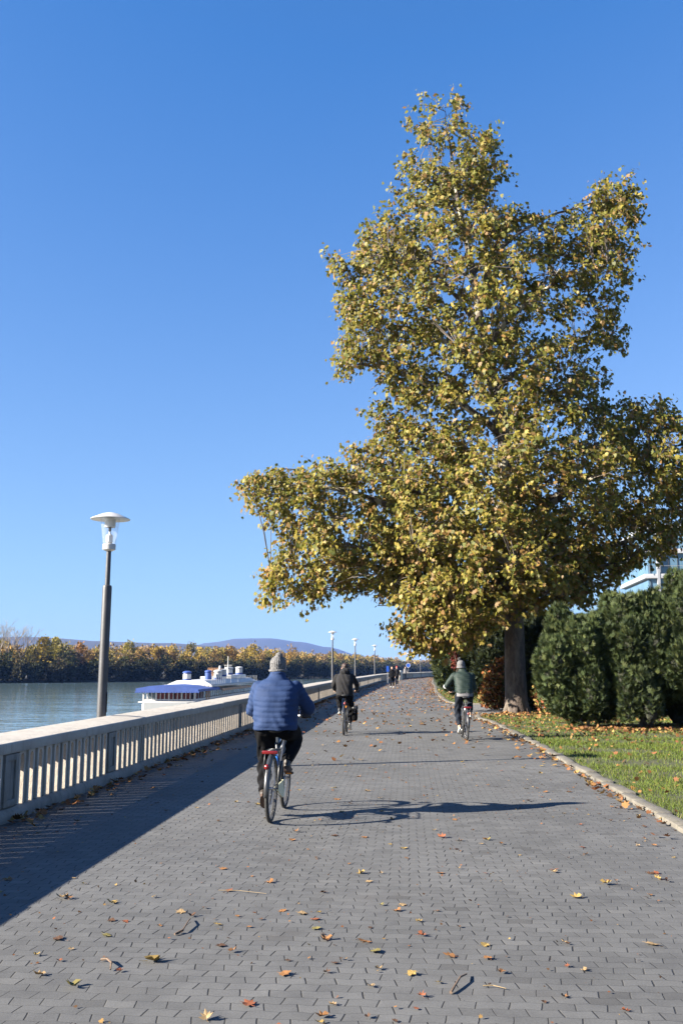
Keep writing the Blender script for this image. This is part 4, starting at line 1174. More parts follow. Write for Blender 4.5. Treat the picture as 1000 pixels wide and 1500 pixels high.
    for i in range(7):
        x = 3.6 + .1 * i; y = 24.0 + i * .75
        for k in range(2): t.box((x + k * .7, y, 5.75), (.10, .5, 1.3), M=Matrix.Rotation(.18 * (-1) ** k, 4, 'Y'))
        for zz in (5.35, 5.6, 5.85, 6.1): t.box((x + .35, y, zz), (.72, .42, .10))
    t.build('timber_stack', M_['boat_wood'], root)
boat()

# ------------------------------------------------------------------ glass building beyond the park
def building():
    root = empty('office_building', (41.5, 130, 0), R(-6)); tag(root, 'modern white and blue glass building glimpsed above the evergreen shrubs', 'building')
    Wb, Dp, st, ns = 44.0, 18.0, 3.4, 6
    m = MB(); m.box((Wb / 2, Dp / 2, ns * st / 2), (Wb - .6, Dp - .6, ns * st)); m.build('wall', M_['window'], root)
    b = MB()
    for k in range(ns + 1): b.box((Wb / 2, Dp / 2, k * st + .3), (Wb + .5, Dp + .5, .62), bev=.04)
    b.build('floor_band', M_['facade'], root, auto=40)
    fin = MB()
    for i in range(8): fin.box((1.6 + i * 5.85, -.05, ns * st / 2), (.34, .5, ns * st))
    fin.build('pillar', M_['facade'], root)
    for k in range(1, ns):
        mu = MB()
        for i in range(36): mu.box((.6 + i * 1.22, .26, k * st + st / 2 + .3), (.07, .12, st - .9))
        mu.build('window', M_['post'], root)
        rl = MB(); rl.box((Wb / 2, -.55, k * st + 1.65), (Wb, .05, .06))
        for i in range(30): rl.box((.3 + i * 1.5, -.55, k * st + 1.2), (.05, .05, .9))
        rl.build('railing', M_['steel'], root)
    m = MB(); m.box((Wb / 2, Dp / 2, ns * st + 1.6), (Wb * .6, Dp * .6, 1.8), bev=.1); m.build('roof', M_['facade'], root)
building()

# ------------------------------------------------------------------ bin and signs
def bin_():
    root = empty('litter_bin', (7.05, 119, 0)); tag(root, 'pale upright litter bin by the far balustrade between the walking people', 'bin')
    m = MB(); m.lathe([(.36, 0), (.40, .06), (.44, .9), (.44, .98), (.40, 1.0)], seg=20); m.build('body', M_['bin'], root, auto=40)
    m = MB(); m.lathe([(.46, 1.0), (.47, 1.06), (.36, 1.22), (.12, 1.28), (0, 1.29)], seg=20); m.build('lid', M_['bin'], root, auto=40)
    m = MB(); m.box((0, -.43, .82), (.36, .06, .14), bev=.02); m.build('opening', M_['black'], root)
bin_()
def round_sign():
    root = empty('round_sign', (11.55, 167.85, 2.0)); tag(root, 'round blue traffic sign on a thin far lamp post', 'sign')
    T = Matrix.Rotation(R(90), 4, 'X')
    m = MB(); m.lathe([(0, .02), (.34, .02), (.34, -.01), (0, -.01)], seg=28, M=T); m.build('panel', M_['sign_blue'], root, auto=40)
    m = MB(); m.lathe([(.335, .024), (.335, .028), (.37, .028), (.37, -.012), (.345, -.012)], seg=28, M=T, caps=False); m.build('rim', M_['sign_white'], root, auto=40)
    m = MB(); m.box((0, .06, 0), (.14, .08, .10)); m.build('clamp', M_['steel'], root)
round_sign()
def blue_sign():
    root = empty('post_sign', (4.55, 95.5, 0)); tag(root, 'narrow upright blue sign beside the walking pair on the promenade', 'sign')
    m = MB(); m.tube([(0, .04, 0), (0, .04, 1.75)], .03, 8); m.build('post', M_['steel'], root)
    m = MB(); m.box((0, 0, 1.48), (.24, .03, .56), bev=.01); m.build('panel', M_['sign_blue'], root)
blue_sign()

# ------------------------------------------------------------------ bicycles
def V3(*a): return Vector(a)
def make_bike(label, loc, heading, frame_mat, tube2=None, style='city', left_down=True, crank_deg=0, steer=0):
    root = empty('bicycle', (loc[0], loc[1], 0), -R(heading)); tag(root, label, 'bicycle', 'bicycles being ridden along the promenade')
    root.rotation_euler.y = R(1.2)
    RW = .345; tube2 = tube2 or frame_mat
    RX = Matrix.Rotation(R(90), 4, 'Y')
    def wheel(y):
        m = MB(); rr = RW - .032
        m.lathe([(rr - .010, -.011), (rr + .006, -.013), (rr + .006, .013), (rr - .010, .011), (rr - .010, -.011)], (0, y, RW), 48, RX, caps=False)
        w = m.build('wheel', M_['chrome'], root, auto=40)
        m = MB(); tr = .022; c = RW - tr
        m.lathe([(c + tr * math.cos(a), tr * math.sin(a)) for a in [2 * math.pi * k / 10 for k in range(11)]], (0, y, RW), 56, RX, caps=False)
        m.build('tyre', M_['rubber'], w, smooth=True)
        m = MB()
        for k in range(28):
            a = 2 * math.pi * k / 28; b = a + (.5 if k % 2 else -.5); sx = .028 if (k // 2) % 2 else -.028
            m.tube([(sx, y + .022 * math.cos(b), RW + .022 * math.sin(b)), (0, y + (rr - .008) * math.cos(a), RW + (rr - .008) * math.sin(a))], .0016, 4, cap=False)
        m.build('spokes', M_['chrome'], w)
        m = MB(); m.lathe([(.010, -.055), (.010, -.034), (.026, -.032), (.026, -.026), (.015, -.024), (.015, .024), (.026, .026), (.026, .032), (.010, .034), (.010, .055)], (0, y, RW), 14, RX)
        m.build('hub', M_['chrome'], w, auto=40)
    wheel(-.53); wheel(.53)
    BB = V3(0, -.08, .29); ST = V3(0, -.235, .80); HT = V3(0, .355, .88); HB = V3(0, .392, .745); RA = V3(0, -.53, RW); FA = V3(0, .53, RW)
    m = MB()
    m.tube([BB, ST], .016, 10); m.tube([BB, HB + V3(0, -.01, .03)], .020, 10); m.tube([BB + (ST - BB) * .86, HT + V3(0, .01, -.04)], .016, 10)
    m.tube([HB, HT], .021, 12); m.lathe([(.022, -.036), (.022, .036)], BB, 14, RX)
    for sx in (-1, 1):
        m.tube([BB + V3(sx * .03, -.01, 0), V3(sx * .055, -.40, .33), RA + V3(sx * .062, 0, 0)], .009, 8)
        m.tube([BB + (ST - BB) * .88 + V3(sx * .014, 0, 0), V3(sx * .052, -.36, .60), RA + V3(sx * .062, 0, 0)], .008, 8)
        m.tube([HB + V3(sx * .015, 0, -.01), V3(sx * .052, .425, .66), V3(sx * .055, .46, .55), FA + V3(sx * .055, 0, 0)], [.015, .015, .012, .009], 8)
    m.tube([HB + V3(-.052, .03, -.085), HB + V3(.052, .03, -.085)], .016, 8)
    m.build('frame', frame_mat, root, smooth=True)
    m = MB(); m.tube([BB + (ST - BB) * .40, BB + (ST - BB) * .86], .0185, 10); m.build('seat_tube_band', tube2, root, smooth=True)
    m = MB(); m.tube([ST - (ST - BB) * .02, ST + (ST - BB).normalized() * .125], .0135, 10); m.build('seat_post', M_['white_paint'] if style == 'city' else M_['chrome'], root, smooth=True)
    # saddle
    m = MB(); vs = []; rows = [(-.13, .075, .935), (-.11, .088, .945), (-.06, .085, .950), (0, .052, .950), (.06, .027, .952), (.115, .019, .946), (.135, .010, .936)]
    for y, hw, z in rows:
        for k in range(10):
            a = 2 * math.pi * k / 10; vs.append((hw * math.cos(a), y - .265, z + (.020 if math.sin(a) > 0 else .030) * math.sin(a)))
    n = len(rows); fs = [(i * 10 + k, i * 10 + (k + 1) % 10, (i + 1) * 10 + (k + 1) % 10, (i + 1) * 10 + k) for i in range(n - 1) for k in range(10)] + [tuple(range(9, -1, -1)), tuple((n - 1) * 10 + k for k in range(10))]
    m.add(vs, fs); m.build('saddle', M_['black'], root, smooth=True)
    # handlebar
    hz = 1.055 if style == 'city' else 1.02
    m = MB(); m.tube([HT, HT + V3(0, -.02, .06), V3(0, .365, hz - .02)], .014, 8)
    back = .13 if style == 'city' else .03
    bar = [V3(-.31, .37 - back, hz), V3(-.19, .37 - back * .55, hz + .005), V3(-.06, .375, hz), V3(.06, .375, hz), V3(.19, .37 - back * .55, hz + .005), V3(.31, .37 - back, hz)]
    m.tube(bar, .0115, 10); hb = m.build('handlebar', M_['chrome'] if style == 'city' else M_['black'], root, smooth=True)
    for sx in (-1, 1):
        g = MB(); g.tube([V3(sx * .20, .37 - back * .6, hz + .004), V3(sx * .315, .37 - back * 1.02, hz)], .0165, 10); g.build('grip', M_['black'], hb, smooth=True)
        g = MB(); g.tube([V3(sx * .17, .385 - back * .5, hz - .01), V3(sx * .24, .42 - back * .7, hz - .025)], .006, 6); g.build('brake_lever', M_['chrome'], hb, smooth=True)
    # fenders
    def fender(y, a0, a1, name):
        m = MB(); rr = RW + .016; vs = []; n = 22
        for i in range(n + 1):
            a = a0 + (a1 - a0) * i / n
            for sx, dr in ((-.026, -.012), (-.018, .0), (0, .004), (.018, .0), (.026, -.012)):
                vs.append((sx, y + (rr + dr) * math.cos(a), RW + (rr + dr) * math.sin(a)))
        m.add(vs, [(i * 5 + k, i * 5 + k + 1, (i + 1) * 5 + k + 1, (i + 1) * 5 + k) for i in range(n) for k in range(4)])
        o = m.build(name, M_['grey_paint'], root, smooth=True); md = o.modifiers.new('thick', 'SOLIDIFY'); md.thickness = .003
    if style == 'city':
        fender(-.53, R(60), R(188), 'rear_fender'); fender(.53, R(20), R(128), 'front_fender')
        m = MB(); z = .735
        for sx in (-1, 1):
            m.tube([V3(sx * .055, -.26, z - .005), V3(sx * .065, -.36, z), V3(sx * .065, -.66, z), V3(sx * .045, -.70, z)], .0055, 6)
            m.tube([V3(sx * .065, -.60, z), V3(sx * .085, -.58, .56), RA + V3(sx * .068, -.01, .03)], .005, 6)
        for y in (-.34, -.44, -.54, -.64, -.70): m.tube([V3(-.062, y, z), V3(.062, y, z)], .0045, 6)
        rk = m.build('rack', M_['grey_paint'], root, smooth=True)
        m = MB(); m.box((0, -.716, z - .005), (.165, .018, .035), bev=.008); m.build('reflector', M_['red_lens'], rk, auto=40)
        m = MB(); m.lathe([(0, -.018), (.023, -.016), (.027, -.005), (.027, .010), (0, .012)], (0, -.895, .60), 18, Matrix.Rotation(R(-90), 4, 'X') @ Matrix.Diagonal((1, 1, -1, 1)))
        m.build('rear_light', M_['red_lens'], root, smooth=True)
        m = MB(); m.tube([V3(.0, -.80, .615), V3(0, -.885, .60)], .012, 6); m.build('light_bracket', M_['black'], root)
        m = MB(); pts = [(.0, .30), (-.02, .37), (-.10, .395), (-.20, .385), (-.44, .385), (-.50, .37), (-.50, .32), (-.2, .225), (-.08, .20), (-.01, .235)]
        MX = Matrix(((0, 0, 1, 0), (1, 0, 0, 0), (0, 1, 0, 0), (0, 0, 0, 1)))
        m.prism(pts[::-1], .052, .068, MX); m.build('chain_guard', M_['guard'] if frame_mat is M_['grey_paint'] else M_['black'], root)
        m = MB(); m.lathe([(.0, .05), (.03, .045), (.042, .0), (.036, -.02), (0, -.025)], (0, .50, .80), 16, Matrix.Rotation(R(-90), 4, 'X')); m.build('headlight', M_['white_paint'], root, smooth=True)
    else:
        m = MB(); m.lathe([(0, -.015), (.03, -.012), (.034, .01), (0, .012)], (0, -.29, .74), 14, Matrix.Rotation(R(90), 4, 'X')); m.build('rear_light', M_['red_lens'], root, smooth=True)
        m = MB(); m.box((.03, -.30, .66), (.03, .02, .05), bev=.006); m.build('reflector', M_['amber'], root)
        fender(-.53, R(75), R(150), 'mud_guard')
    # chainwheel, crank and pedals
    m = MB(); m.lathe([(.025, -.003), (.095, -.003), (.095, .003), (.025, .003)], BB + V3(.045, 0, 0), 32, RX, caps=False); cw = m.build('chainwheel', M_['grey_paint'], root)
    m = MB()
    m.tube([V3(.045, -.08, .385), V3(.045, -.53, .385)], .004, 4); m.tube([V3(.045, -.08, .195), V3(.045, -.53, .305)], .004, 4); m.build('chain', M_['rubber'], root)
    a = R(crank_deg); d = V3(0, math.sin(a), math.cos(a)) * .17
    sides = ((1, d), (-1, -d)) if left_down else ((1, -d), (-1, d))
    m = MB(); pos = {}
    for sx, dd in sides:
        m.tube([BB + V3(sx * .06, 0, 0), BB + V3(sx * .075, 0, 0) + dd], .010, 8); pos[sx] = BB + V3(sx * .125, 0, 0) + dd
    cr = m.build('crank', M_['chrome'], root, smooth=True)
    for sx in (-1, 1):
        m = MB(); m.box(pos[sx], (.085, .085, .022), bev=.006); m.build('pedal', M_['black'], cr)
        for q in (-1, 1):
            m = MB(); m.box(pos[sx] + V3(0, q * .044, 0), (.06, .004, .014)); m.build('pedal_reflector', M_['amber'], cr)
    return root, pos, hz, back

# ------------------------------------------------------------------ people
def caps(bm, p0, r0, p1, r1, seg=14):
    p0, p1 = Vector(p0), Vector(p1); d = p1 - p0; L = d.length
    if L > 1e-5:
        x, y, z = frame_of(d); Mx = Matrix(((x.x, y.x, z.x, 0), (x.y, y.y, z.y, 0), (x.z, y.z, z.z, 0), (0, 0, 0, 1)))
        Mx = Matrix.Translation((p0 + p1) / 2) @ Mx
        bmesh.ops.create_cone(bm, cap_ends=True, segments=seg, radius1=r0, radius2=r1, depth=L, matrix=Mx)
    for p, r in ((p0, r0), (p1, r1)): bmesh.ops.create_icosphere(bm, subdivisions=2, radius=r * .985, matrix=Matrix.Translation(p))
def chain(bm, pts, rs):
    for i in range(len(pts) - 1): caps(bm, pts[i], rs[i], pts[i + 1], rs[i + 1])
def ell(bm, c, r, M=None):
    Mx = Matrix.Translation(c) @ (M if M is not None else Matrix.Identity(4)) @ Matrix.Diagonal((*r, 1))
    bmesh.ops.create_icosphere(bm, subdivisions=3, radius=1, matrix=Mx)
def loft(bm, rings, seg=28, p=2.4):
    """rings of (centre, rx, ry); superellipse sections"""
    vv = []
    for c, rx, ry in rings:
        row = []
        for k in range(seg):
            a = 2 * math.pi * k / seg; ca, sa = math.cos(a), math.sin(a)
            row.append(bm.verts.new((c[0] + rx * math.copysign(abs(ca) ** (2 / p), ca), c[1] + ry * math.copysign(abs(sa) ** (2 / p), sa), c[2])))
        vv.append(row)
    for a, b in zip(vv, vv[1:]):
        for k in range(seg): bm.faces.new((a[k], a[(k + 1) % seg], b[(k + 1) % seg], b[k]))
    bm.faces.new(vv[0][::-1]); bm.faces.new(vv[-1])
def remesh(bm, name, vox, sm, mat, parent, disp=None):
    bmesh.ops.recalc_face_normals(bm, faces=bm.faces)
    me = bpy.data.meshes.new('tmp'); bm.to_mesh(me); bm.free()
    o = bpy.data.objects.new('tmp', me); COL.objects.link(o)
    md = o.modifiers.new('r', 'REMESH'); md.mode = 'VOXEL'; md.voxel_size = vox; md.use_smooth_shade = True
    if sm: ms = o.modifiers.new('s', 'SMOOTH'); ms.iterations = sm; ms.factor = .5
    dg = bpy.context.evaluated_depsgraph_get(); dg.update()
    m2 = bpy.data.meshes.new_from_object(o.evaluated_get(dg)); m2.name = name
    bpy.data.objects.remove(o); bpy.data.meshes.remove(me)
    if disp:
        nn = [v.normal.copy() for v in m2.vertices]
        for v, n in zip(m2.vertices, nn): v.co += n * disp(v.co, n)
        m2.update()
    m2.materials.clear(); r = link(name, m2, mat, parent)
    m2.polygons.foreach_set('use_smooth', [True] * len(m2.polygons))
    return r
def ik(a, b, l1, l2, pole):
    a, b = Vector(a), Vector(b); d = b - a; D = min(d.length, (l1 + l2) * .999); u = d.normalized()
    x = (l1 * l1 - l2 * l2 + D * D) / (2 * D); h = math.sqrt(max(l1 * l1 - x * x, 0))
    p = Vector(pole); p = (p - u * p.dot(u)).normalized()
    return a + u * x + p * h
def hand_on_bar(bm, G, s, g=0.0):
    """palm behind and above the bar, four unequal fingers wrapped over it, thumb under it"""
    ell(bm, G + V3(0, -.030, .022), (.041 + g, .046 + g, .017 + g), Matrix.Rotation(R(-18), 4, 'X'))
    for i, (ln, r) in enumerate(((.95, .0093), (1.06, .0098), (1.0, .0094), (.84, .0083))):
        x = G.x - s * .031 + s * .0208 * i; q = [V3(x, G.y - .004, G.z + .032), V3(x, G.y + .026 * ln, G.z + .020), V3(x, G.y + .031 * ln, G.z - .008), V3(x, G.y + .012, G.z - .025 * ln)]
        chain(bm, q, [r + g, r + g, r * .93 + g, r * .8 + g])
    chain(bm, [G + V3(-s * .034, -.036, .014), G + V3(-s * .050, -.008, -.004), G + V3(-s * .036, .018, -.020)], [.013 + g, .011 + g, .009 + g])
def hand_free(bm, W, d, s, g=0.0):
    """relaxed hand from wrist W along direction d"""
    d = Vector(d).normalized(); fx = V3(0, 1, 0); fx = (fx - d * fx.dot(d)).normalized(); pn = d.cross(fx) * s
    ell(bm, W + d * .05, (.022, .040, .052))
    for i, ln in enumerate((.070, .080, .074, .058)):
        b = W + d * .085 + fx * (.030 - .020 * i); e1 = b + d * ln * .5 + pn * .006; e2 = b + d * ln * .9 + pn * .024
        chain(bm, [b, e1, e2], [.010, .009, .0075])
    chain(bm, [W + d * .03 + fx * .03, W + d * .06 + fx * .055, W + d * .095 + fx * .055 + pn * .012], [.013, .011, .009])
def head_mesh(bm, Hc, tilt, turn=0.0):
    Q = Matrix.Translation(Hc) @ Matrix.Rotation(turn, 4, 'Z') @ Matrix.Rotation(tilt, 4, 'X')
    def P(x, y, z): return Q @ V3(x, y, z)
    Rm = Q.to_3x3().to_4x4()
    ell(bm, P(0, -.012, .030), (.077, .096, .090), Rm); ell(bm, P(0, .022, -.035), (.058, .070, .082), Rm)
    ell(bm, P(0, .060, -.092), (.030, .026, .024), Rm)                    # chin
    chain(bm, [P(0, .086, .018), P(0, .106, -.020)], [.010, .015]); ell(bm, P(0, .103, -.024), (.019, .013, .011), Rm)   # nose
    ell(bm, P(0, .088, -.054), (.026, .012, .006), Rm); ell(bm, P(0, .087, -.065), (.022, .012, .007), Rm)     # lips
    for s in (-1, 1):
        ell(bm, P(s * .033, .076, .030), (.024, .014, .008), Rm)           # brow
        ell(bm, P(s * .032, .074, .012), (.014, .012, .011), Rm)           # eye
        ell(bm, P(s * .080, -.004, -.006), (.012, .024, .034), Rm)         # ear
        ell(bm, P(s * .045, .058, -.022), (.024, .022, .026), Rm)          # cheek
    return Q
def shoe(parent, A, pitch, s, mat, solemat, scale=1.0, yaw=0.0, vox=.009):
    """A is the ankle; the sole sits about 8 cm below it"""
    Q = Matrix.Translation(A) @ Matrix.Rotation(yaw, 4, 'Z') @ Matrix.Rotation(pitch, 4, 'X')
    bm = bmesh.new(); Rm = Q.to_3x3().to_4x4()
    def P(x, y, z): return Q @ (V3(x, y, z) * scale)
    ell(bm, P(0, -.022, -.042), (.037, .048, .038), Rm); ell(bm, P(0, .05, -.048), (.041, .075, .030), Rm); ell(bm, P(0, .125, -.052), (.045, .062, .025), Rm)
    caps(bm, P(0, -.01, -.03), .042, P(0, .004, .022), .043); caps(bm, P(0, .0, -.02), .038, P(0, .09, -.035), .030)
    sh = remesh(bm, 'shoe', vox, 3, mat, parent)
    m = MB(); out = []
    for k in range(24):
        a = 2 * math.pi * k / 24; y = .052 + .128 * math.sin(a); w = .040 + .010 * math.sin(a) - .006 * math.sin(2 * a + .8)
        out.append((w * math.cos(a) * scale, y * scale))
    m.prism(out, -.088 * scale, -.060 * scale, Q); m.build('sole', solemat, sh, auto=50)
    return sh

def person(label, loc, rz, J, st, vox=.011, group=None):
    """one body as one surface (head, neck, trunk, arms, hands, legs), clothes as children"""
    H = J['head']; N = J['neck']; SH = J['sh']; EL_ = J['el']; WR = J['wr']; HP = J['hip']; KN = J['kn']; AN = J['an']; C = J['spine']
    fine = vox < .02
    bm = bmesh.new(); Q = head_mesh(bm, H, J.get('tilt', 0), J.get('turn', 0))
    chain(bm, [N + V3(0, .015, -.06), N + V3(0, .012, 0), H + V3(0, -.015, -.06)], [.055, .050, .050])
    chain(bm, C, [.12, .105, .085][:len(C)])
    for i, s in ((0, -1), (1, 1)):
        chain(bm, [C[-1] + V3(0, 0, .02), SH[i], EL_[i], WR[i]], [.07, .052, .038, .027])
        if J.get('bar'): hand_on_bar(bm, J['bar'][i], s); chain(bm, [WR[i], J['bar'][i] + V3(0, -.05, .022)], [.027, .025])
        else: hand_free(bm, WR[i], (WR[i] - EL_[i]), s)
        chain(bm, [C[0], HP[i], KN[i], AN[i]], [.10, .082, .052, .034])
        chain(bm, [AN[i], AN[i] + V3(0, .09, -.045)], [.034, .028])
    body = remesh(bm, 'person', .0075 if fine else vox, 2 if fine else 1, M_['skin'], None)
    body.location = (*loc, 0); body.rotation_euler = (0, 0, rz); tag(body, label, 'person', group)
    # jacket
    q = st.get('quilt', 0); a_ = st.get('amp', .006)
    segs = [(SH[i], EL_[i]) for i in (0, 1)] + [(EL_[i], WR[i]) for i in (0, 1)]
    def disp(co, n):
        best, t0 = 9, 0
        for k, (p, e) in enumerate(segs):
            d = e - p; t = max(0, min(1, (co - p).dot(d) / d.dot(d))); dd = (co - p - d * t).length
            if dd < best: best = dd; t0 = t * d.length + (0 if k < 2 else (segs[k - 2][1] - segs[k - 2][0]).length)
        z0 = co.z
        onarm = best < st['arm'] * 1.35 and abs(co.x - C[1].x) > st['rx'] * .62
        ph = (t0 if onarm else z0 - .18 * co.y) / q
        w = .0045 * math.sin(31 * co.x + 17 * co.z) * math.sin(23 * co.z + 9 * co.y) + .006 * math.sin(38 * co.z + 30 * abs(co.x) + 3 * math.sin(9 * co.x)) * max(0, 1 - abs(co.z - 1.02) / .16)
        return a_ * (abs(math.sin(math.pi * ph)) ** .6 - .7) + w
    def fold(co, n):
        return st.get('fold', .005) * (math.sin(26 * co.z + 9 * co.x + 5 * math.sin(11 * co.x)) * .6 + math.sin(14 * co.x + 19 * co.z) * .4)
    bm = bmesh.new(); rx, ry = st['rx'], st['ry']
    lo, mid, top = J['hem'], C[1], N
    hemw = st.get('hem', 1.0)
    rings = [(lo, rx * .97 * hemw, ry * 1.04), (lo + (mid - lo) * .12, rx * 1.0 * hemw, ry * 1.07), (lo + (mid - lo) * .55, rx * 1.0, ry * 1.06), (mid, rx * 1.02, ry * 1.04),
             (mid + (top - mid) * .45, rx * 1.00, ry * .98), (mid + (top - mid) * .70, rx * .93, ry * .90), (mid + (top - mid) * .88, rx * .74, ry * .76), (top + V3(0, 0, .0), rx * .50, ry * .68), (top + V3(0, .006, .030), .094, .096), (top + V3(0, .012, st.get('collar', .06)), .086, .090)]
    loft(bm, rings)
    for i in (0, 1):
        ar = st['arm']
        chain(bm, [SH[i] + (C[1] - SH[i]) * .22, SH[i], EL_[i], WR[i] + (EL_[i] - WR[i]) * .08], [ar * 1.02, ar * 1.04, ar * .94, ar * .70])
    if st.get('hood'):
        ell(bm, N + V3(0, -.075, .03), (.12, .07, .085)); ell(bm, N + V3(0, -.03, .06), (.11, .08, .07))
    jk = remesh(bm, 'jacket', vox, 5 if fine else 2, st['jacket'], body, disp if q else fold)
    if st.get('under'):
        bm = bmesh.new(); u = J['hem']; loft(bm, [(u + V3(0, -.01, -.075), rx * .93, ry * 1.0), (u + V3(0, 0, .04), rx * .92, ry * .98)]); remesh(bm, 'sweater_hem', vox, 3, st['under'], body)
    # trousers
    bm = bmesh.new(); lg = st.get('leg', 1.0)
    pel = (HP[0] + HP[1]) / 2
    ell(bm, pel + V3(0, -.01, .0), (st['rx'] * .82, .145, .125))
    for i, s in ((0, -1), (1, 1)):
        cuff = AN[i] + (KN[i] - AN[i]) * st.get('cuff', .10)
        mid_ = KN[i] + (cuff - KN[i]) * .35
        chain(bm, [pel + V3(s * .06, 0, -.01), HP[i] + V3(s * .01, 0, -.03), HP[i] + (KN[i] - HP[i]) * .45, KN[i], mid_, cuff], [.118 * lg, .112 * lg, .098 * lg, .072 * lg, .072 * lg, .056 * lg])
    remesh(bm, 'trousers', vox, 4 if fine else 2, st['trousers'], body, lambda co, n: (.009 if co.z < .75 else .005) * math.sin(34 * co.z + 8 * math.sin(13 * co.x) + 9 * co.y) * (1 if fine else 0))
    for i, s in ((0, -1), (1, 1)): shoe(body, AN[i], J.get('pitch', (0, 0))[i], s, st['shoe'], st['sole'], st.get('shoe_scale', 1.0), vox=.009 if fine else .02)
    if st.get('gloves'):
        for i, s in ((0, -1), (1, 1)):
            bm = bmesh.new(); hand_on_bar(bm, J['bar'][i], s, .0035); chain(bm, [WR[i], J['bar'][i] + V3(0, -.05, .022)], [.034, .031]); remesh(bm, 'glove', .0065, 1, st['gloves'], body)
    # hat or hair
    Rm = Q.to_3x3().to_4x4(); P = lambda x, y, z: Q @ V3(x, y, z)
    bm = bmesh.new()
    if st.get('hat'):
        def above(bm_, zc, yk):
            for v in list(bm_.verts): pass
        ell(bm, P(0, -.014, .052), (.090, .108, .092), Rm); caps(bm, P(0, -.03, .0), .089, P(0, -.02, .05), .088)
        if st['hat'] == 'slouch': caps(bm, P(.004, -.035, .085), .068, P(.016, -.055, .140), .040)
        cutz = [P(0, 0, -.032), (P(0, .06, 1) - P(0, 0, 0)).normalized()]
        bmesh.ops.bisect_plane(bm, geom=list(bm.verts) + list(bm.edges) + list(bm.faces), plane_co=cutz[0], plane_no=(Q.to_3x3() @ V3(0, -.28, 1)).normalized(), clear_inner=True)
        bmesh.ops.holes_fill(bm, edges=list(bm.edges))
        ht = remesh(bm, 'hat', .0065 if fine else .02, 2, st['hatmat'], body, lambda co, n: .0022 * math.sin(math.atan2(co.y - Q.translation.y, co.x - Q.translation.x) * 34) if fine else 0)
        m = MB(); pts = [P(.0925 * math.cos(a), -.014 + .110 * math.sin(a), -.022 + .010 * math.sin(a)) for a in [2 * math.pi * k / 28 for k in range(28)]]
        m.tube(pts, .014, 8, closed=True); m.build('brim', st.get('band', st['hatmat']), ht, smooth=True)
        if st['hat'] == 'pompom':
            m = MB(); rg = random.Random(5); c = P(-.035, -.03, .165)
            for k in range(160):
                d = V3(rg.gauss(0, 1), rg.gauss(0, 1), rg.gauss(0, 1)).normalized(); m.tube([c + d * .01, c + d * .042], [.007, .003], 4)
            m.build('pompom', M_['wool'], ht)
    else:
        ell(bm, P(0, -.018, .045), (.086, .104, .088), Rm); ell(bm, P(0, -.06, -.01), (.078, .055, .075), Rm)
        for s in (-1, 1): ell(bm, P(s * .068, .01, .03), (.020, .05, .05), Rm)
        bmesh.ops.bisect_plane(bm, geom=list(bm.verts) + list(bm.edges) + list(bm.faces), plane_co=P(0, .055, .06), plane_no=(Q.to_3x3() @ V3(0, -.85, .45)).normalized(), clear_inner=True)
        bmesh.ops.holes_fill(bm, edges=list(bm.edges))
        remesh(bm, 'hair', .0065 if fine else .02, 1, st.get('hair', M_['hair']), body, (lambda co, n: .004 * math.sin(90 * co.x + 40 * co.z) * math.sin(70 * co.z + 30 * co.y)) if fine else None)
    return body

def rider(label, bike, st, lean=.20, sh_w=.20, hip=( -.235, .985), turn=0, headx=0, elbow_out=1.0, height=1.0):
    root, pos, hz, back = bike
    hipc = V3(0, hip[0], hip[1])
    L = .50 * height
    N = hipc + V3(headx * .5, math.sin(lean) * L, math.cos(lean) * L)
    C = [hipc + V3(0, .01, .04), hipc + (N - hipc) * .58 + V3(0, -.025, 0), hipc + (N - hipc) * .84]
    shc = hipc + (N - hipc) * .93
    SH = [shc + V3(s * sh_w, -.005, -.055) for s in (-1, 1)]
    bar = [V3(s * .268, .37 - back * .85, hz + .003) for s in (-1, 1)]
    WR = [b + V3(0, -.078, .034) for b in bar]
    EL_ = [ik(SH[i], WR[i], .285, .262, V3(s * (elbow_out if isinstance(elbow_out, (int, float)) else elbow_out[i]), -.35, -.9)) for i, s in ((0, -1), (1, 1))]
    HP = [hipc + V3(s * .095, .0, .0) for s in (-1, 1)]
    pit = [0, 0]; AN = []
    for i, s in ((0, -1), (1, 1)):
        p = pos[s]; down = p.z < .29
        pit[i] = R(-34) if down else R(-14)
        AN.append(p + V3(0, -.115 if not down else -.12, .125 if not down else .155))
    KN = [ik(HP[i], AN[i], .435, .425, V3(s * .16, 1, .25)) for i, s in ((0, -1), (1, 1))]
    Hc = N + V3(headx, .062 + lean * .05, .112)
    J = dict(head=Hc, neck=N, spine=C, sh=SH, el=EL_, wr=WR, hip=HP, kn=KN, an=AN, bar=bar, pitch=pit, hem=hipc + V3(0, -.01, st.get('hem_z', -.03)), tilt=R(-4), turn=turn)
    b = person(label, (root.location.x, root.location.y), root.rotation_euler.z, J, st, group='cyclists riding away along the promenade')
    return b

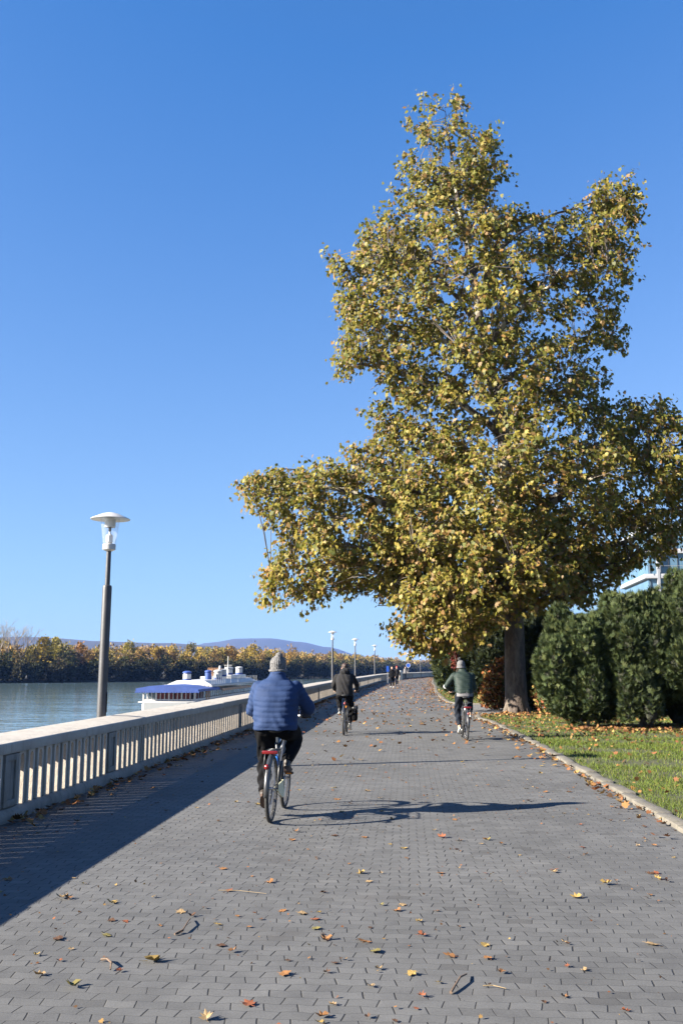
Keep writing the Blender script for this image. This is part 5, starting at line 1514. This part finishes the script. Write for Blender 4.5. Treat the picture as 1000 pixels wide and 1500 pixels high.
blue_bike = make_bike('grey city bicycle with a blue-banded seat tube and red rack reflector under the blue-jacketed cyclist', (-.70, 10.92), 4.6, M_['grey_paint'], M_['blue_paint'], 'city', True, 4)
rider('person in a blue quilted jacket and grey woollen hat cycling away, nearest of the cyclists', blue_bike,
      dict(jacket=M_['blue_jacket'], trousers=M_['black_cloth'], shoe=M_['shoe_dark'], sole=M_['sole'], hat='slouch', hatmat=M_['wool'], band=M_['wool'], rx=.245, ry=.165, arm=.080, quilt=.054, amp=.0068, collar=.075, gloves=M_['black'], leg=1.16, cuff=.10, shoe_scale=1.12, hem=1.0, hem_z=-.055), lean=.17, sh_w=.205, elbow_out=(.35, .9))
dark_bike = make_bike('black mountain bicycle with small red rear light under the dark-jacketed cyclist', (.09, 24.0), 4.0, M_['black'], M_['black'], 'sport', False, 12)
rider('person in a charcoal hooded jacket and black trousers cycling away by the balustrade', dark_bike,
      dict(jacket=M_['plum_jacket'], trousers=M_['black_cloth'], shoe=M_['black'], sole=M_['sole_white'], rx=.205, ry=.145, arm=.068, hood=True, fold=.007, collar=.05, leg=.98, cuff=.12, hem_z=-.06), lean=.24, sh_w=.19, hip=(-.235, .985), headx=.0)
green_bike = make_bike('dark city bicycle with red rear reflector under the green-jacketed cyclist', (2.79, 22.3), 1.2, M_['black'], M_['chrome'], 'city', True, 18)
rider('person in a dark green quilted jacket and grey pompom hat cycling away beside the lawn', green_bike,
      dict(jacket=M_['green_jacket'], trousers=M_['navy_cloth'], shoe=M_['shoe_tan'], sole=M_['sole_white'], hat='pompom', hatmat=M_['wool'], band=M_['grey_cloth'], rx=.205, ry=.15, arm=.072, quilt=.045, amp=.005, under=M_['grey_cloth'], collar=.06, leg=1.0, cuff=.17, hem_z=.02), lean=.30, sh_w=.20, hip=(-.235, 1.01), headx=-.03, height=1.06, elbow_out=(1.2, .1))
bell = MB(); bell.lathe([(0, .03), (.02, .026), (.03, .008), (.03, 0), (0, 0)], (-.15, .31, 1.075), 14); bell.build('bell', M_['teal'], green_bike[0], smooth=True)
mr = MB(); mr.lathe([(0, -.012), (.05, -.010), (.055, .0), (.05, .012), (0, .014)], (-.40, .30, 1.16), 18, Matrix.Rotation(R(80), 4, 'X')); mr.tube([(-.31, .25, 1.06), (-.36, .28, 1.10), (-.40, .30, 1.14)], .006, 6)
mr.build('mirror', M_['white_paint'], green_bike[0], auto=40)
# pannier on the dark bicycle
pb = empty('pannier_bag', (.09 + .235, 24.0 - .12, .36), -R(4)); tag(pb, 'black bag hanging at the right of the dark-jacketed cyclist', 'bag')
m = MB(); m.box((0, 0, .13), (.13, .28, .34), bev=.045); m.build('body', M_['black_cloth'], pb, auto=50)
m = MB(); m.box((.004, 0, .265), (.145, .30, .10), bev=.04); m.build('flap', M_['black'], pb, auto=50)
m = MB(); m.tube([(-.06, .08, .30), (-.10, .06, .42), (-.12, .05, .47)], .01, 6); m.build('strap', M_['black'], pb)

def walker(label, loc, rz, st, h=1.0, stride=.22, group='people walking on the far promenade'):
    k = h
    hipc = V3(0, 0, .93 * k); N = V3(0, .02, 1.46 * k); C = [hipc + V3(0, 0, .05), V3(0, -.01, 1.22 * k), V3(0, 0, 1.36 * k)]
    SH = [V3(s * .19, 0, 1.40 * k) for s in (-1, 1)]
    WR = [V3(-.25, stride * .8, .90 * k), V3(.25, -stride * .7, .86 * k)]
    EL_ = [ik(SH[i], WR[i], .28 * k, .26 * k, V3((-1, 1)[i] * .4, -1, 0)) for i in (0, 1)]
    HP = [hipc + V3(s * .09, 0, 0) for s in (-1, 1)]
    AN = [V3(-.09, -stride, .10), V3(.09, stride, .09)]
    KN = [ik(HP[i], AN[i], .43 * k, .42 * k, V3(0, 1, 0)) for i in (0, 1)]
    J = dict(head=V3(0, .05, 1.62 * k), neck=N, spine=C, sh=SH, el=EL_, wr=WR, hip=HP, kn=KN, an=AN, hem=hipc + V3(0, 0, st.get('hem_z', -.1)), pitch=(R(-12), R(4)), tilt=0)
    return person(label, loc, rz, J, st, vox=.022, group=group)
walker('person in dark clothes and pale shoes walking towards us, front one of the far pair', (4.15, 79.5), R(172), dict(jacket=M_['black_cloth'], trousers=M_['black_cloth'], shoe=M_['sole_white'], sole=M_['sole_white'], rx=.20, ry=.14, arm=.065, collar=.05), .97)
walker('person with a red hat walking just behind the front one of the far pair', (4.95, 87), R(185), dict(jacket=M_['plum_jacket'], trousers=M_['navy_cloth'], shoe=M_['black'], sole=M_['black'], hat='slouch', hatmat=M_['red_cloth'], rx=.20, ry=.14, arm=.066, collar=.05), .98)
walker('person in pale grey clothes walking right of the litter bin far away', (9.35, 142), R(178), dict(jacket=M_['grey_cloth'], trousers=M_['grey_cloth'], shoe=M_['black'], sole=M_['black'], rx=.21, ry=.15, arm=.068, collar=.05, hem_z=-.3), 1.0)

# ------------------------------------------------------------------ single fallen leaves and twigs on the near paving
def single_leaves():
    rnd = random.Random(77); rng = np.random.default_rng(77)
    kinds = [('orange-brown', (.22, .105, .04)), ('yellow', (.28, .19, .06)), ('dark brown', (.085, .045, .026)), ('pale tan', (.27, .185, .095)), ('rust-red', (.21, .07, .032)), ('olive-yellow', (.16, .135, .045))]
    mats = [pm('dry_leaf_' + k.replace('-', '_'), c, .75, var=.3, scale=40, spec=.2) for k, c in kinds]
    shapes = []
    for v in range(6):
        # curled palmate leaf: an outline fan around a midrib, lifted at the tips
        m = MB(); out = [(x, y) for x, y in LEAF9]; vs = [(0, .42, 0)]; r2 = random.Random(v)
        cu, tw = (r2.uniform(.10, .35) if v % 2 else r2.uniform(.6, 1.2)), r2.uniform(-.6, .6)
        for x, y in out:
            x *= r2.uniform(.55, 1.05); y2 = (y - .42) * r2.uniform(.8, 1.05)
            vs.append((x, y2 + .42, cu * (x * x * 1.1 + y2 * y2 * .55) + tw * x * y2 + r2.uniform(-.03, .05)))
        n = len(out); fs = [(0, 1 + i, 1 + (i + 1) % n) for i in range(n)]
        m.add(vs, fs); m.tube([(0, .1, .02), (.02, -.14, .03), (.07, -.30, .06)], [.016, .012, .008], 5)
        shapes.append(m)
    meshes = {}
    def leaf(x, y, s, ki, v, rz, label, tilt=(0, 0)):
        if (ki, v) not in meshes:
            o = shapes[v].build('fallen_leaf', mats[ki]); meshes[(ki, v)] = o.data
        else:
            o = bpy.data.objects.new('fallen_leaf', meshes[(ki, v)]); COL.objects.link(o)
        o.location = (x, y, .006); o.rotation_euler = (tilt[0], tilt[1], rz); o.scale = (s, s, s)
        tag(o, label, 'leaf', 'single leaves fallen on the near paving')
    big = [(213, 1410, .155, 1, 'largest yellow leaf on the paving, standing up curled at lower left'), (526, 1379, .135, 0, 'large curled orange-brown leaf in the middle of the near paving'),
           (105, 1444, .12, 5, 'olive-yellow leaf lying left of the curved twig at lower left'), (411, 1427, .10, 0, 'ragged orange-brown leaf between the two largest leaves, nearer the camera'),
           (303, 1496, .09, 3, 'pale leaf cut by the lower edge of the view'), (705, 1386, .085, 1, 'small yellow leaf right of the large curled orange-brown leaf'),
           (850, 1316, .10, 1, 'flat yellow leaf alone on the right-hand paving'), (806, 1275, .10, 4, 'rust-red leaf on the right-hand paving below the shadow tip'),
           (533, 1280, .10, 1, 'yellow-tan leaf pair in the middle behind the large curled leaf'), (460, 1360, .09, 5, 'olive-yellow leaf just left of the large curled orange-brown leaf'),
           (100, 1318, .10, 0, 'orange-brown leaf at the edge of the balustrade shadow'), (597, 1428, .09, 1, 'yellow leaf near the forked twig'), (650, 1228, .12, 4, 'rust-coloured leaf heap behind the tip of the cyclist shadow'),
           (668, 1232, .10, 0, 'second leaf of the rust-coloured heap on the middle paving')]
    P = math.atan(228 / 1400)
    def ground(px, py):
        xc, yc = (px - 500) / 1400, -(py - 750) / 1400
        f, u = math.cos(P) - math.sin(P) * yc, math.sin(P) + math.cos(P) * yc; t = -1.6 / u; return xc * t, f * t
    cnt = 0
    for px, py, s, ki, lb in big:
        x, y = ground(px, py); leaf(x, y, s * .78, ki, cnt % 6, rnd.uniform(0, 6.28), lb, (rnd.uniform(-.2, .35), rnd.uniform(-.3, .3))); cnt += 1
    while cnt < 300:
        y = 4.3 + 12.7 * rnd.random() ** 1.0; x = rnd.uniform(max(wx(y), -.38 * y), min(.36 * y, np.interp(y, [4, 10, 19.4, 30], [3.3, 3.4, 3.95, 4.3])))
        if x < wx(y) + .03: continue
        if math.sin(x * 2.1 + 1.2) + math.sin(y * 1.4 + x) + rnd.gauss(0, 1.0) < -.5: continue
        ki = rnd.choices(range(6), [.30, .13, .24, .18, .11, .04])[0]; s = rnd.uniform(.030, .066) if rnd.random() < .8 else rnd.uniform(.066, .095)
        shade = x < wx(y) + 1.70; sz = 'small' if s < .05 else 'larger'
        if shade: where = 'in the shadow of the balustrade'
        elif x > np.interp(y, [4, 10, 19.4, 30], [3.3, 3.4, 3.95, 4.3]) - .7: where = 'along the kerb of the lawn'
        elif y < 6.5: where = 'on the paving at the very front'
        elif y < 9.5: where = 'on the sunlit paving before the blue-jacketed cyclist' if x < 1.2 else 'on the right-hand paving before the cyclist shadow'
        else: where = 'on the paving around the nearest cyclist' if x < .6 else 'on the paving beyond the cyclist shadow'
        leaf(x, y, s, ki, rnd.randint(0, 5), rnd.uniform(0, 6.28), f'{sz} {kinds[ki][0]} leaf lying {where}', (rnd.uniform(-.12, .2), rnd.uniform(-.2, .2))); cnt += 1
    def twig(pts, r, label, mat):
        m = MB(); m.tube(pts, [r * (1 - .5 * i / (len(pts) - 1)) for i in range(len(pts))], 6); o = m.build('fallen_twig', mat); tag(o, label, 'twig', 'twigs fallen on the near paving')
        if len(pts) > 4: pass
    def gp(px, py, z=.01): x, y = ground(px, py); return (x, y, z)
    tan = pm('dry_twig', (.13, .085, .055), .8, var=.3, scale=30); pale = pm('pale_leaf_stalk', (.26, .19, .10), .8, var=.2)
    twig([gp(660, 1457), gp(666, 1450, .02), gp(674, 1440, .03), gp(683, 1431, .015)], .008, 'forked brown twig lying right of centre near the front', tan)
    twig([gp(149, 1408), gp(157, 1410, .02), gp(163, 1417, .025), gp(162, 1423, .01)], .008, 'curved pale brown twig at lower left beside the largest leaf', tan)
    twig([gp(256, 1371), gp(268, 1367, .02), gp(276, 1356, .03), gp(279, 1349, .015)], .007, 'bent dark twig left of the middle paving', tan)
    twig([gp(707, 1447), gp(722, 1447, .012), gp(741, 1451)], .0035, 'pale leaf stalk lying at right near the front', pale)
    twig([gp(320, 1306), gp(350, 1307, .012), gp(390, 1311)], .0025, 'long thin stalk lying on the middle paving before the cyclist', pale)
single_leaves()
